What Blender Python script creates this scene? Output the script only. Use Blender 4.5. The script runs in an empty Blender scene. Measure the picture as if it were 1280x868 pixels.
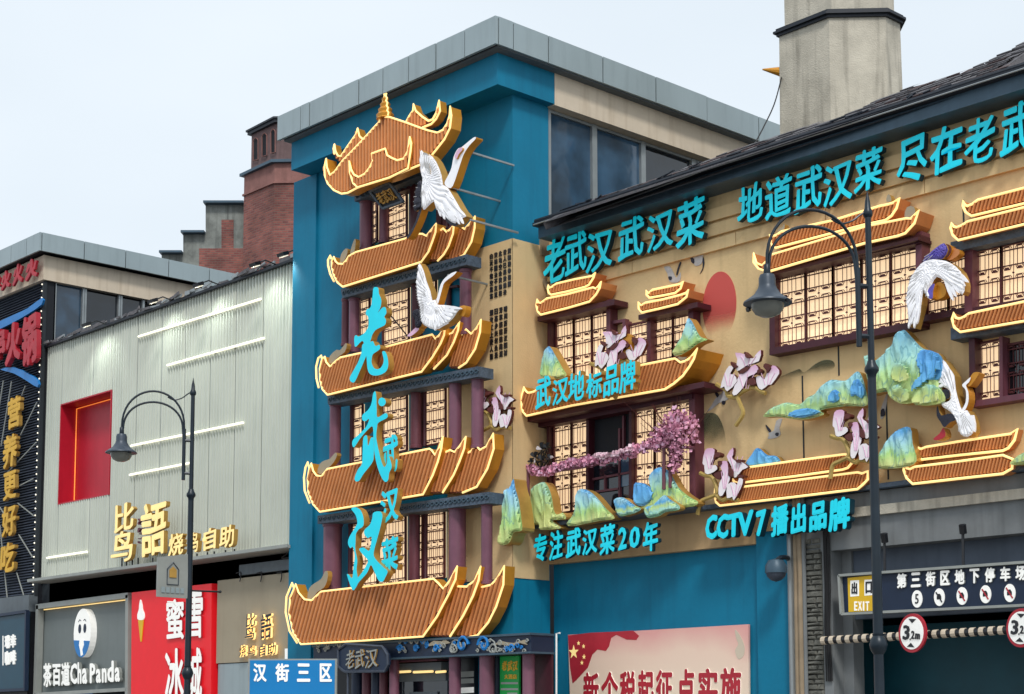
import bpy, bmesh, math, random
from mathutils import Vector, noise
random.seed(7)
R = math.radians
SC = bpy.context.scene
COL = SC.collection

# ------------------------------------------------------------------ camera
FPX, CX, CY = 2081.5, 620.0, 680.0          # focal length and principal point, in pixels of the 1280 px wide photograph
PITCH, YAW = R(6.17), R(47.63)
EYE = Vector((0, 0, 1.6))
cam_d = bpy.data.cameras.new('camera'); cam = bpy.data.objects.new('camera', cam_d); COL.objects.link(cam)
cam.location = EYE; cam.rotation_euler = (R(90) + PITCH, 0, YAW)
cam_d.sensor_width = 36; cam_d.sensor_fit = 'HORIZONTAL'; cam_d.lens = FPX / 1280 * 36
cam_d.shift_x = (640 - CX) / 1280; cam_d.shift_y = (CY - 434) / 1280
cam_d.clip_end = 2000
SC.camera = cam

# ------------------------------------------------------------------ overcast daylight
SUN_EL, SUN_AZ = R(48), R(128)     # azimuth measured from +Y (north) clockwise
w = bpy.data.worlds.new('World'); SC.world = w; w.use_nodes = True
nt = w.node_tree; nt.nodes.clear()
sky = nt.nodes.new('ShaderNodeTexSky'); sky.sky_type = 'NISHITA'; sky.sun_disc = False
sky.sun_elevation = SUN_EL; sky.sun_rotation = SUN_AZ; sky.air_density = 1.0; sky.dust_density = 4.0
tc = nt.nodes.new('ShaderNodeTexCoord'); mp = nt.nodes.new('ShaderNodeMapping'); mp.inputs['Scale'].default_value = (2, 2, 5)
nz = nt.nodes.new('ShaderNodeTexNoise'); nz.inputs['Scale'].default_value = 1.6; nz.inputs['Detail'].default_value = 3
cr = nt.nodes.new('ShaderNodeValToRGB')
cr.color_ramp.elements[0].position = .3; cr.color_ramp.elements[0].color = (6.15, 6.8, 7.35, 1)
cr.color_ramp.elements[1].position = .7; cr.color_ramp.elements[1].color = (6.75, 7.35, 7.85, 1)
mx = nt.nodes.new('ShaderNodeMix'); mx.data_type = 'RGBA'; mx.inputs[0].default_value = .9
bg = nt.nodes.new('ShaderNodeBackground'); bg.inputs[1].default_value = .1
out = nt.nodes.new('ShaderNodeOutputWorld')
nt.links.new(tc.outputs['Generated'], mp.inputs[0]); nt.links.new(mp.outputs[0], nz.inputs['Vector'])
nt.links.new(nz.outputs['Fac'], cr.inputs[0]); nt.links.new(sky.outputs[0], mx.inputs['A']); nt.links.new(cr.outputs[0], mx.inputs['B'])
nt.links.new(mx.outputs['Result'], bg.inputs[0]); nt.links.new(bg.outputs[0], out.inputs[0])
sd = bpy.data.lights.new('sun', 'SUN'); sd.energy = 1.5; sd.angle = R(10); sd.color = (1, .96, .9)
sun = bpy.data.objects.new('sun', sd); COL.objects.link(sun); sun.location = (10, -10, 30)
sdir = Vector((math.sin(SUN_AZ) * math.cos(SUN_EL), math.cos(SUN_AZ) * math.cos(SUN_EL), math.sin(SUN_EL)))
sun.rotation_euler = sdir.to_track_quat('Z', 'Y').to_euler()
SC.view_settings.view_transform = 'Standard'; SC.view_settings.look = 'None'
SC.view_settings.exposure = 0.46; SC.view_settings.gamma = 1
SC.cycles.max_bounces = 6; SC.cycles.use_denoising = True

# ------------------------------------------------------------------ photograph geometry
_r = Vector((math.cos(YAW), math.sin(YAW), 0)); _fh = Vector((-math.sin(YAW), math.cos(YAW), 0)); _z = Vector((0, 0, 1))
_f = _fh * math.cos(PITCH) + _z * math.sin(PITCH); _u = _z * math.cos(PITCH) - _fh * math.sin(PITCH)
def ray(px, py): return _f + _r * ((px - CX) / FPX) + _u * ((CY - py) / FPX)
def W(px, py, Y):                   # the point of a street-parallel wall plane (constant Y)
    d = ray(px, py); return EYE + d * ((Y - EYE.y) / d.y)
def WX(px, py, X):                  # the point of a wall that runs away from the street (constant X)
    d = ray(px, py); return EYE + d * ((X - EYE.x) / d.x)
def WN(px, py, p0, n):              # the point of any plane
    d = ray(px, py); return EYE + d * ((p0 - EYE).dot(n) / d.dot(n))
def proj(p):
    v = p - EYE; k = v.dot(_f); return CX + FPX * v.dot(_r) / k, CY - FPX * v.dot(_u) / k
def zc(ox, oy, s, pts): return [(ox + x / s, oy + y / s) for x, y in pts]

YF = 19.5                            # plane of the ochre facade
def _solve():
    a, b = YF - 3, YF
    Xf = W(685, 450, YF).x
    for _ in range(40):
        m = (a + b) / 2
        if W(641, 450, m).x < Xf: b = m
        else: a = m
    return m
XT = W(685, 450, YF).x               # side wall of the blue tower
YT = _solve() if True else YF        # front wall of the blue tower
# ------------------------------------------------------------------ materials
def s2l(c): return tuple((v / 255 / 12.92 if v / 255 <= .04045 else ((v / 255 + .055) / 1.055) ** 2.4) for v in c) + (1,)
MATS = {}
def mat(name, rgb, rough=.6, metal=0, var=.12, scale=3, streak=0, bump=0, bscale=40, emit=0, ecol=None, spec=.4, dirt=None, stretch=(1, 1, 1)):
    """rgb: base colour as sRGB 0..255; var: mottling; streak: vertical weathering; dirt: colour of stains"""
    if name in MATS: return MATS[name]
    m = bpy.data.materials.new(name); m.use_nodes = True; n = m.node_tree; b = n.nodes['Principled BSDF']
    c = s2l(rgb); L = n.links.new
    geo = n.nodes.new('ShaderNodeNewGeometry')
    mpn = n.nodes.new('ShaderNodeMapping'); mpn.inputs['Scale'].default_value = stretch; L(geo.outputs['Position'], mpn.inputs[0])
    no = n.nodes.new('ShaderNodeTexNoise'); no.inputs['Scale'].default_value = scale; no.inputs['Detail'].default_value = 6
    no.inputs['Roughness'].default_value = .65
    L(mpn.outputs[0], no.inputs['Vector'])
    ramp = n.nodes.new('ShaderNodeValToRGB'); e = ramp.color_ramp.elements
    e[0].position = .3; e[0].color = tuple(v * (1 - var) for v in c[:3]) + (1,)
    e[1].position = .7; e[1].color = tuple(min(1, v * (1 + var)) for v in c[:3]) + (1,)
    L(no.outputs['Fac'], ramp.inputs[0]); col = ramp.outputs[0]
    if streak:
        m2 = n.nodes.new('ShaderNodeMapping'); m2.inputs['Scale'].default_value = (5, 5, .45); L(geo.outputs['Position'], m2.inputs[0])
        n2 = n.nodes.new('ShaderNodeTexNoise'); n2.inputs['Scale'].default_value = 1.3; n2.inputs['Detail'].default_value = 5; L(m2.outputs[0], n2.inputs['Vector'])
        r2 = n.nodes.new('ShaderNodeValToRGB'); r2.color_ramp.elements[0].position = .5; r2.color_ramp.elements[1].position = .78
        r2.color_ramp.elements[0].color = (0, 0, 0, 1); r2.color_ramp.elements[1].color = (streak,) * 3 + (1,); L(n2.outputs['Fac'], r2.inputs[0])
        mix = n.nodes.new('ShaderNodeMix'); mix.data_type = 'RGBA'; L(r2.outputs[0], mix.inputs[0]); L(col, mix.inputs['A'])
        mix.inputs['B'].default_value = s2l(dirt) if dirt else tuple(v * .35 for v in c[:3]) + (1,)
        col = mix.outputs['Result']
    L(col, b.inputs['Base Color'])
    b.inputs['Roughness'].default_value = rough; b.inputs['Metallic'].default_value = metal
    b.inputs['Specular IOR Level'].default_value = spec
    if bump:
        n3 = n.nodes.new('ShaderNodeTexNoise'); n3.inputs['Scale'].default_value = bscale; n3.inputs['Detail'].default_value = 4; L(geo.outputs['Position'], n3.inputs['Vector'])
        bp = n.nodes.new('ShaderNodeBump'); bp.inputs['Strength'].default_value = bump; bp.inputs['Distance'].default_value = .02
        L(n3.outputs['Fac'], bp.inputs['Height']); L(bp.outputs[0], b.inputs['Normal'])
    if emit:
        b.inputs['Emission Color'].default_value = s2l(ecol or rgb); b.inputs['Emission Strength'].default_value = emit
    MATS[name] = m; return m
def gradmat(name, stops, axis='Z', noise_amt=.12, scale=4, rough=.55, emit=0, bump=.3):
    """paint that changes along the object's own bounding box, broken up with noise"""
    m = bpy.data.materials.new(name); m.use_nodes = True; n = m.node_tree; b = n.nodes['Principled BSDF']; L = n.links.new
    t = n.nodes.new('ShaderNodeTexCoord'); s = n.nodes.new('ShaderNodeSeparateXYZ'); L(t.outputs['Generated'], s.inputs[0])
    no = n.nodes.new('ShaderNodeTexNoise'); no.inputs['Scale'].default_value = scale; no.inputs['Detail'].default_value = 5
    geo = n.nodes.new('ShaderNodeNewGeometry'); L(geo.outputs['Position'], no.inputs['Vector'])
    a = n.nodes.new('ShaderNodeMath'); a.operation = 'MULTIPLY_ADD'; L(no.outputs['Fac'], a.inputs[0]); a.inputs[1].default_value = noise_amt * 4; a.inputs[2].default_value = -noise_amt * 2
    ad = n.nodes.new('ShaderNodeMath'); ad.operation = 'ADD'; L(s.outputs[axis], ad.inputs[0]); L(a.outputs[0], ad.inputs[1])
    if bump:
        mp_ = n.nodes.new('ShaderNodeMapping'); mp_.inputs['Scale'].default_value = (9, 9, 2.2); mp_.inputs['Rotation'].default_value = (0, .25, 0); L(geo.outputs['Position'], mp_.inputs[0])
        n5 = n.nodes.new('ShaderNodeTexNoise'); n5.inputs['Scale'].default_value = 1; n5.inputs['Detail'].default_value = 5; n5.inputs['Roughness'].default_value = .7; L(mp_.outputs[0], n5.inputs['Vector'])
        a5 = n.nodes.new('ShaderNodeMath'); a5.operation = 'MULTIPLY_ADD'; L(n5.outputs['Fac'], a5.inputs[0]); a5.inputs[1].default_value = .75; a5.inputs[2].default_value = -.37
        ad5 = n.nodes.new('ShaderNodeMath'); ad5.operation = 'ADD'; L(ad.outputs[0], ad5.inputs[0]); L(a5.outputs[0], ad5.inputs[1]); ad = ad5
    r = n.nodes.new('ShaderNodeValToRGB'); r.color_ramp.elements[0].position = stops[0][0]; r.color_ramp.elements[0].color = s2l(stops[0][1])
    r.color_ramp.elements[1].position = stops[-1][0]; r.color_ramp.elements[1].color = s2l(stops[-1][1])
    for p, c in stops[1:-1]:
        e = r.color_ramp.elements.new(p); e.color = s2l(c)
    L(ad.outputs[0], r.inputs[0]); col = r.outputs[0]
    if bump:      # brushed contour lines
        m6 = n.nodes.new('ShaderNodeMapping'); m6.inputs['Scale'].default_value = (5, 5, 1.9); m6.inputs['Rotation'].default_value = (0, -.3, 0); L(geo.outputs['Position'], m6.inputs[0])
        n6 = n.nodes.new('ShaderNodeTexNoise'); n6.inputs['Scale'].default_value = 1; n6.inputs['Detail'].default_value = 2; L(m6.outputs[0], n6.inputs['Vector'])
        s6 = n.nodes.new('ShaderNodeMath'); s6.operation = 'SUBTRACT'; L(n6.outputs['Fac'], s6.inputs[0]); s6.inputs[1].default_value = .5
        b6 = n.nodes.new('ShaderNodeMath'); b6.operation = 'ABSOLUTE'; L(s6.outputs[0], b6.inputs[0])
        r6 = n.nodes.new('ShaderNodeMapRange'); L(b6.outputs[0], r6.inputs[0]); r6.inputs[1].default_value = .0; r6.inputs[2].default_value = .022; r6.inputs[3].default_value = .55; r6.inputs[4].default_value = 0
        x6 = n.nodes.new('ShaderNodeMix'); x6.data_type = 'RGBA'; L(r6.outputs[0], x6.inputs[0]); L(col, x6.inputs['A']); x6.inputs['B'].default_value = s2l((60, 130, 150)); col = x6.outputs['Result']
    L(col, b.inputs['Base Color']); b.inputs['Roughness'].default_value = rough
    if bump:
        n3 = n.nodes.new('ShaderNodeTexNoise'); n3.inputs['Scale'].default_value = 22; L(geo.outputs['Position'], n3.inputs['Vector'])
        bp = n.nodes.new('ShaderNodeBump'); bp.inputs['Strength'].default_value = bump; bp.inputs['Distance'].default_value = .02
        L(n3.outputs['Fac'], bp.inputs['Height']); L(bp.outputs[0], b.inputs['Normal'])
    if emit: L(col, b.inputs['Emission Color']); b.inputs['Emission Strength'].default_value = emit
    MATS[name] = m; return m
def fadepaint(name, rgb, lo, hi, axis='Z', mx=1.0, streaky=1.0):
    """thin wall paint worn away towards one side so the render shows through"""
    m = bpy.data.materials.new(name); m.use_nodes = True; n = m.node_tree; b = n.nodes['Principled BSDF']; L = n.links.new
    t = n.nodes.new('ShaderNodeTexCoord'); s = n.nodes.new('ShaderNodeSeparateXYZ'); L(t.outputs['Generated'], s.inputs[0])
    geo = n.nodes.new('ShaderNodeNewGeometry'); no = n.nodes.new('ShaderNodeTexNoise'); no.inputs['Scale'].default_value = 3; no.inputs['Detail'].default_value = 5; L(geo.outputs['Position'], no.inputs['Vector'])
    a = n.nodes.new('ShaderNodeMath'); a.operation = 'MULTIPLY_ADD'; L(no.outputs['Fac'], a.inputs[0]); a.inputs[1].default_value = .5 * streaky; a.inputs[2].default_value = -.25 * streaky
    ad = n.nodes.new('ShaderNodeMath'); ad.operation = 'ADD'; L(s.outputs[axis], ad.inputs[0]); L(a.outputs[0], ad.inputs[1])
    r = n.nodes.new('ShaderNodeMapRange'); r.interpolation_type = 'SMOOTHSTEP'; r.inputs[1].default_value = lo; r.inputs[2].default_value = hi; r.inputs[4].default_value = mx; L(ad.outputs[0], r.inputs[0])
    b.inputs['Base Color'].default_value = s2l(rgb); b.inputs['Roughness'].default_value = .85; L(r.outputs[0], b.inputs['Alpha'])
    MATS[name] = m; return m
def brickmat(name, c1, c2, mortar, sx=.24, sz=.075):
    m = bpy.data.materials.new(name); m.use_nodes = True; n = m.node_tree; b = n.nodes['Principled BSDF']; L = n.links.new
    geo = n.nodes.new('ShaderNodeNewGeometry'); s = n.nodes.new('ShaderNodeSeparateXYZ'); L(geo.outputs['Position'], s.inputs[0])
    a = n.nodes.new('ShaderNodeMath'); a.operation = 'ADD'; L(s.outputs[0], a.inputs[0]); L(s.outputs[1], a.inputs[1])
    c = n.nodes.new('ShaderNodeCombineXYZ'); L(a.outputs[0], c.inputs[0]); L(s.outputs[2], c.inputs[1])
    br = n.nodes.new('ShaderNodeTexBrick'); br.inputs['Scale'].default_value = 1; br.inputs['Brick Width'].default_value = sx; br.inputs['Row Height'].default_value = sz
    br.inputs['Mortar Size'].default_value = .012; br.inputs['Color1'].default_value = s2l(c1); br.inputs['Color2'].default_value = s2l(c2); br.inputs['Mortar'].default_value = s2l(mortar)
    L(c.outputs[0], br.inputs['Vector'])
    no = n.nodes.new('ShaderNodeTexNoise'); no.inputs['Scale'].default_value = 1.1; no.inputs['Detail'].default_value = 6; L(geo.outputs['Position'], no.inputs['Vector'])
    mix = n.nodes.new('ShaderNodeMix'); mix.data_type = 'RGBA'; mix.blend_type = 'MULTIPLY'; mix.inputs[0].default_value = .8
    r = n.nodes.new('ShaderNodeValToRGB'); r.color_ramp.elements[0].color = (.45, .42, .42, 1); r.color_ramp.elements[1].color = (1.1, 1, 1, 1)
    r.color_ramp.elements[0].position = .3; r.color_ramp.elements[1].position = .65; L(no.outputs['Fac'], r.inputs[0])
    L(br.outputs['Color'], mix.inputs['A']); L(r.outputs[0], mix.inputs['B']); L(mix.outputs['Result'], b.inputs['Base Color'])
    bp = n.nodes.new('ShaderNodeBump'); bp.inputs['Strength'].default_value = .6; bp.inputs['Distance'].default_value = .02; bp.invert = True
    L(br.outputs['Fac'], bp.inputs['Height']); L(bp.outputs[0], b.inputs['Normal']); b.inputs['Roughness'].default_value = .9
    MATS[name] = m; return m
def glassmat(name, rgb, rough=.06):
    m = bpy.data.materials.new(name); m.use_nodes = True; b = m.node_tree.nodes['Principled BSDF']; n = m.node_tree; L = n.links.new
    geo = n.nodes.new('ShaderNodeNewGeometry'); no = n.nodes.new('ShaderNodeTexNoise'); no.inputs['Scale'].default_value = 1.4; no.inputs['Detail'].default_value = 3
    L(geo.outputs['Position'], no.inputs['Vector']); r = n.nodes.new('ShaderNodeValToRGB'); c = s2l(rgb)
    r.color_ramp.elements[0].position = .35; r.color_ramp.elements[1].position = .7
    r.color_ramp.elements[0].color = tuple(v * .45 for v in c[:3]) + (1,); r.color_ramp.elements[1].color = tuple(v * 1.5 for v in c[:3]) + (1,)
    L(no.outputs['Fac'], r.inputs[0]); L(r.outputs[0], b.inputs['Base Color'])
    b.inputs['Roughness'].default_value = rough; b.inputs['Specular IOR Level'].default_value = .8
    bp = n.nodes.new('ShaderNodeBump'); bp.inputs['Strength'].default_value = .15; bp.inputs['Distance'].default_value = .05
    L(no.outputs['Fac'], bp.inputs['Height']); L(bp.outputs[0], b.inputs['Normal'])
    MATS[name] = m; return m

M = dict(
 ochre=mat('ochre_render', (221, 192, 143), .85, var=.1, scale=.9, streak=.22, dirt=(120, 96, 66), bump=.25, bscale=25),
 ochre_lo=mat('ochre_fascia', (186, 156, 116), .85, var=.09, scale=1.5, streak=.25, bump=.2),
 beige=mat('beige_render', (214, 186, 140), .85, var=.07, scale=1.2, streak=.15, bump=.2),
 blue=mat('blue_paint', (2, 114, 148), .62, var=.1, scale=.8, streak=.42, dirt=(4, 90, 120), bump=.15, bscale=12, spec=.3),
 cream=mat('cream_render', (206, 192, 172), .8, var=.08, scale=1.2, streak=.4, dirt=(150, 128, 100)),
 panel=mat('aluminium_panel', (152, 166, 170), .42, .25, var=.08, scale=.7, streak=.2, stretch=(1, 1, .5)),
 seam=mat('dark_seam', (38, 44, 50), .7),
 soffit=mat('soffit_grey', (96, 104, 110), .7, streak=.2),
 metal_grey=mat('cladding_metal', (194, 199, 189), .5, .1, var=.06, scale=.5, streak=.25, dirt=(140, 152, 146)),
 tile=mat('orange_roof_metal', (208, 136, 82), .45, .1, var=.14, scale=2.5, bump=.1),
 tile_gap=mat('roof_gap_red', (104, 50, 34), .6, var=.2, scale=5),
 gold=mat('gold_edge', (204, 142, 48), .38, .3, var=.15, scale=2),
 goldl=mat('letter_side_gold', (190, 150, 78), .4, .35, var=.12, scale=4),
 goldletter=mat('gold_letter', (240, 216, 146), .4, .1, emit=.34, ecol=(255, 220, 140)),
 neon=mat('warm_neon_tube', (250, 216, 140), .4, emit=.7, ecol=(255, 216, 142), var=.02),
 neonw=mat('white_neon_tube', (255, 250, 236), .4, emit=.7, ecol=(255, 246, 220), var=.02),
 neono=mat('orange_neon_tube', (255, 150, 70), .4, emit=.5, ecol=(255, 140, 60), var=.02),
 cyan=mat('cyan_letter_face', (14, 196, 216), .4, var=.08, scale=2, emit=.2, ecol=(0, 205, 228)),
 cyanside=mat('letter_side_dark', (10, 52, 66), .5),
 wood=mat('maroon_wood', (104, 58, 70), .5, var=.2, scale=5, stretch=(2, 2, .4), streak=.3),
 wood_dk=mat('dark_maroon', (66, 24, 36), .5, var=.2, scale=5),
 wood_pu=mat('purple_post', (116, 74, 92), .42, var=.15, scale=3, streak=.25),
 beam=mat('slate_beam', (74, 88, 104), .6, var=.35, scale=9, bump=.8, bscale=18),
 lattice=mat('lattice_maroon', (88, 38, 40), .55),
 lit=mat('lit_paper', (246, 214, 172), .6, emit=.56, ecol=(255, 220, 176), var=.12, scale=1.6),
 dark=mat('dark_interior', (20, 22, 28), .5, var=.4, scale=2),
 black=mat('black_paint', (22, 24, 30), .38, var=.2, bump=.05, spec=.5),
 lampgrey=mat('lamp_shade_grey', (62, 72, 84), .42, .2, var=.15, scale=6),
 lamppost=mat('lamp_post_paint', (26, 38, 48), .36, .15, var=.25, scale=4, streak=.3, dirt=(54, 66, 74)),
 opal=mat('opal_globe', (120, 122, 116), .25, var=.1),
 slate=mat('roof_slate', (94, 92, 96), .65, var=.4, scale=7, streak=.3, dirt=(120, 118, 116), bump=.5),
 slate_red=mat('roof_slate_brown', (78, 62, 62), .7, var=.4, scale=8, bump=.6),
 gutter=mat('gutter_blue_grey', (64, 86, 102), .45, .15, var=.15, streak=.25),
 gutterdk=mat('gutter_dark', (30, 36, 46), .5),
 concrete=mat('weathered_concrete', (184, 178, 164), .9, var=.2, scale=1.8, streak=.65, dirt=(84, 80, 72), bump=.5),
 concdk=mat('mouldy_concrete', (126, 130, 126), .9, var=.35, scale=2.2, streak=.7, dirt=(52, 56, 56), bump=.6),
 garage=mat('garage_lintel', (120, 124, 126), .8, var=.15, scale=1.4, streak=.5),
 garagedk=mat('garage_fascia', (84, 94, 108), .6, var=.1, streak=.3),
 teal_dk=mat('dark_teal_interior', (14, 66, 78), .5, var=.35, scale=.7),
 stone=mat('rough_stone', (104, 104, 98), .95, var=.4, scale=6, bump=1, bscale=14),
 red=mat('red_panel', (176, 24, 46), .42, var=.12, scale=1, streak=.15),
 redsign=mat('red_sign', (224, 22, 34), .45, emit=.12, var=.04),
 petal=gradmat('petal_pink_to_white', [(0, (246, 240, 242)), (.55, (242, 230, 238)), (.8, (232, 194, 220)), (1, (222, 170, 204))], noise_amt=.06, scale=6, bump=0), redlet=mat('red_letter', (176, 40, 54), .45, var=.15),
 white=mat('white_letter', (238, 238, 234), .4, emit=.18, var=.03),
 whiteb=mat('white_feather', (240, 240, 244), .55, var=.05, scale=8, bump=.3, bscale=60, emit=.1),
 feather=mat('grey_feather', (188, 186, 184), .6, var=.2, scale=9),
 featherb=mat('black_feather', (36, 36, 50), .5, var=.4, scale=12, bump=.5),
 featherv=mat('violet_feather', (98, 86, 176), .5, var=.3, scale=14),
 pinkp=mat('pink_petal', (228, 184, 212), .5, var=.15, scale=4),
 whitep=mat('white_petal', (240, 232, 236), .5, var=.06, scale=5),
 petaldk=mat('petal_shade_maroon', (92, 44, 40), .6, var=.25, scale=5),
 branch=mat('olive_branch', (176, 150, 84), .5, .1, var=.2, scale=6),
 blossom=mat('cherry_blossom', (222, 160, 186), .7, var=.3, scale=9),
 blossomw=mat('pale_blossom', (240, 210, 222), .7, var=.1),
 greysign=mat('grey_shop_panel', (112, 120, 120), .6, var=.06, scale=1.2, streak=.12),
 frame=mat('light_frame', (150, 154, 150), .5, .1, var=.1),
 taupe=mat('taupe_render', (158, 148, 128), .8, var=.06, scale=1.2, streak=.15),
 canopy=mat('canopy_metal', (170, 168, 162), .5, .1, var=.08, scale=1.5, streak=.3),
 slats=mat('dark_slat', (66, 74, 88), .5, .15, var=.2, scale=4),
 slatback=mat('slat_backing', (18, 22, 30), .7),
 swoosh=mat('blue_swoosh', (24, 118, 190), .4, var=.1),
 yellow=mat('yellow_letter', (206, 160, 40), .45, var=.15, emit=.05),
 tealsign=mat('deep_teal_sign', (10, 62, 82), .4, var=.1),
 navy=mat('navy_sign', (22, 38, 62), .45, var=.12),
 signblue=mat('street_sign_blue', (12, 124, 190), .35, var=.04),
 signyel=mat('exit_yellow', (208, 168, 30), .45, emit=.1, var=.08),
 green=mat('green_sign', (22, 138, 62), .45, emit=.1, var=.08),
 pipe=mat('downpipe', (150, 132, 108), .6, var=.2, streak=.3),
 steel=mat('galvanised', (150, 156, 158), .4, .5, var=.1),
 cable=mat('cable', (30, 30, 32), .6),
 asphalt=mat('asphalt', (62, 62, 64), .9, var=.2, scale=3, bump=.6),
 paving=mat('paving', (140, 136, 130), .85, var=.15, scale=2, bump=.3),
 disc=fadepaint('sun_disc_paint', (212, 92, 86), .05, .62, mx=.86, streaky=.3),
 wash=fadepaint('ink_wash_paint', (112, 112, 84), .15, 1.0, mx=.7),
 poster=gradmat('poster_print', [(0, (232, 212, 196)), (.5, (238, 222, 198)), (.85, (238, 208, 188)), (1, (226, 164, 158))], noise_amt=.09, scale=.6, rough=.4, bump=0),
 glass=glassmat('blue_glass', (48, 76, 100)),
 glassdk=glassmat('dark_glass', (22, 30, 40)),
 brick=brickmat('red_brick', (158, 98, 88), (122, 72, 70), (128, 104, 96)), lantern=mat('sooty_lantern', (108, 88, 88), .9, var=.25, streak=.5, bump=.4),
 brickdk=mat('brick_band', (138, 98, 92), .9, var=.2, scale=3, streak=.4, bump=.4),
)
BLUE, LBLUE, GRN, YEL, AQ = (96, 172, 228), (154, 206, 226), (170, 212, 156), (214, 222, 146), (164, 214, 204)
M['mt_a'] = gradmat('mountain_blue_green', [(0, YEL), (.35, (172, 212, 130)), (.6, AQ), (.8, LBLUE), (1, BLUE)], noise_amt=.14, scale=2.5)
M['mt_b'] = gradmat('mountain_green', [(0, YEL), (.4, (196, 214, 132)), (.75, (170, 206, 150)), (1, AQ)], noise_amt=.16, scale=3)
M['mt_c'] = gradmat('mountain_blue', [(0, (110, 182, 220)), (.5, BLUE), (1, (88, 160, 224))], noise_amt=.2, scale=4)
M['mt_d'] = gradmat('mountain_mixed', [(0, (150, 204, 140)), (.3, AQ), (.5, (186, 214, 134)), (.7, (90, 170, 224)), (1, LBLUE)], noise_amt=.35, scale=2.2)
M['mt_e'] = gradmat('mountain_sideways', [(0, (190, 212, 128)), (.35, (186, 214, 140)), (.6, AQ), (.8, BLUE), (1, (80, 160, 228))], axis='X', noise_amt=.18, scale=2.2)
M['mt_f'] = gradmat('mountain_aqua', [(0, YEL), (.4, (178, 214, 140)), (.65, AQ), (1, (140, 204, 226))], noise_amt=.12, scale=2)

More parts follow.
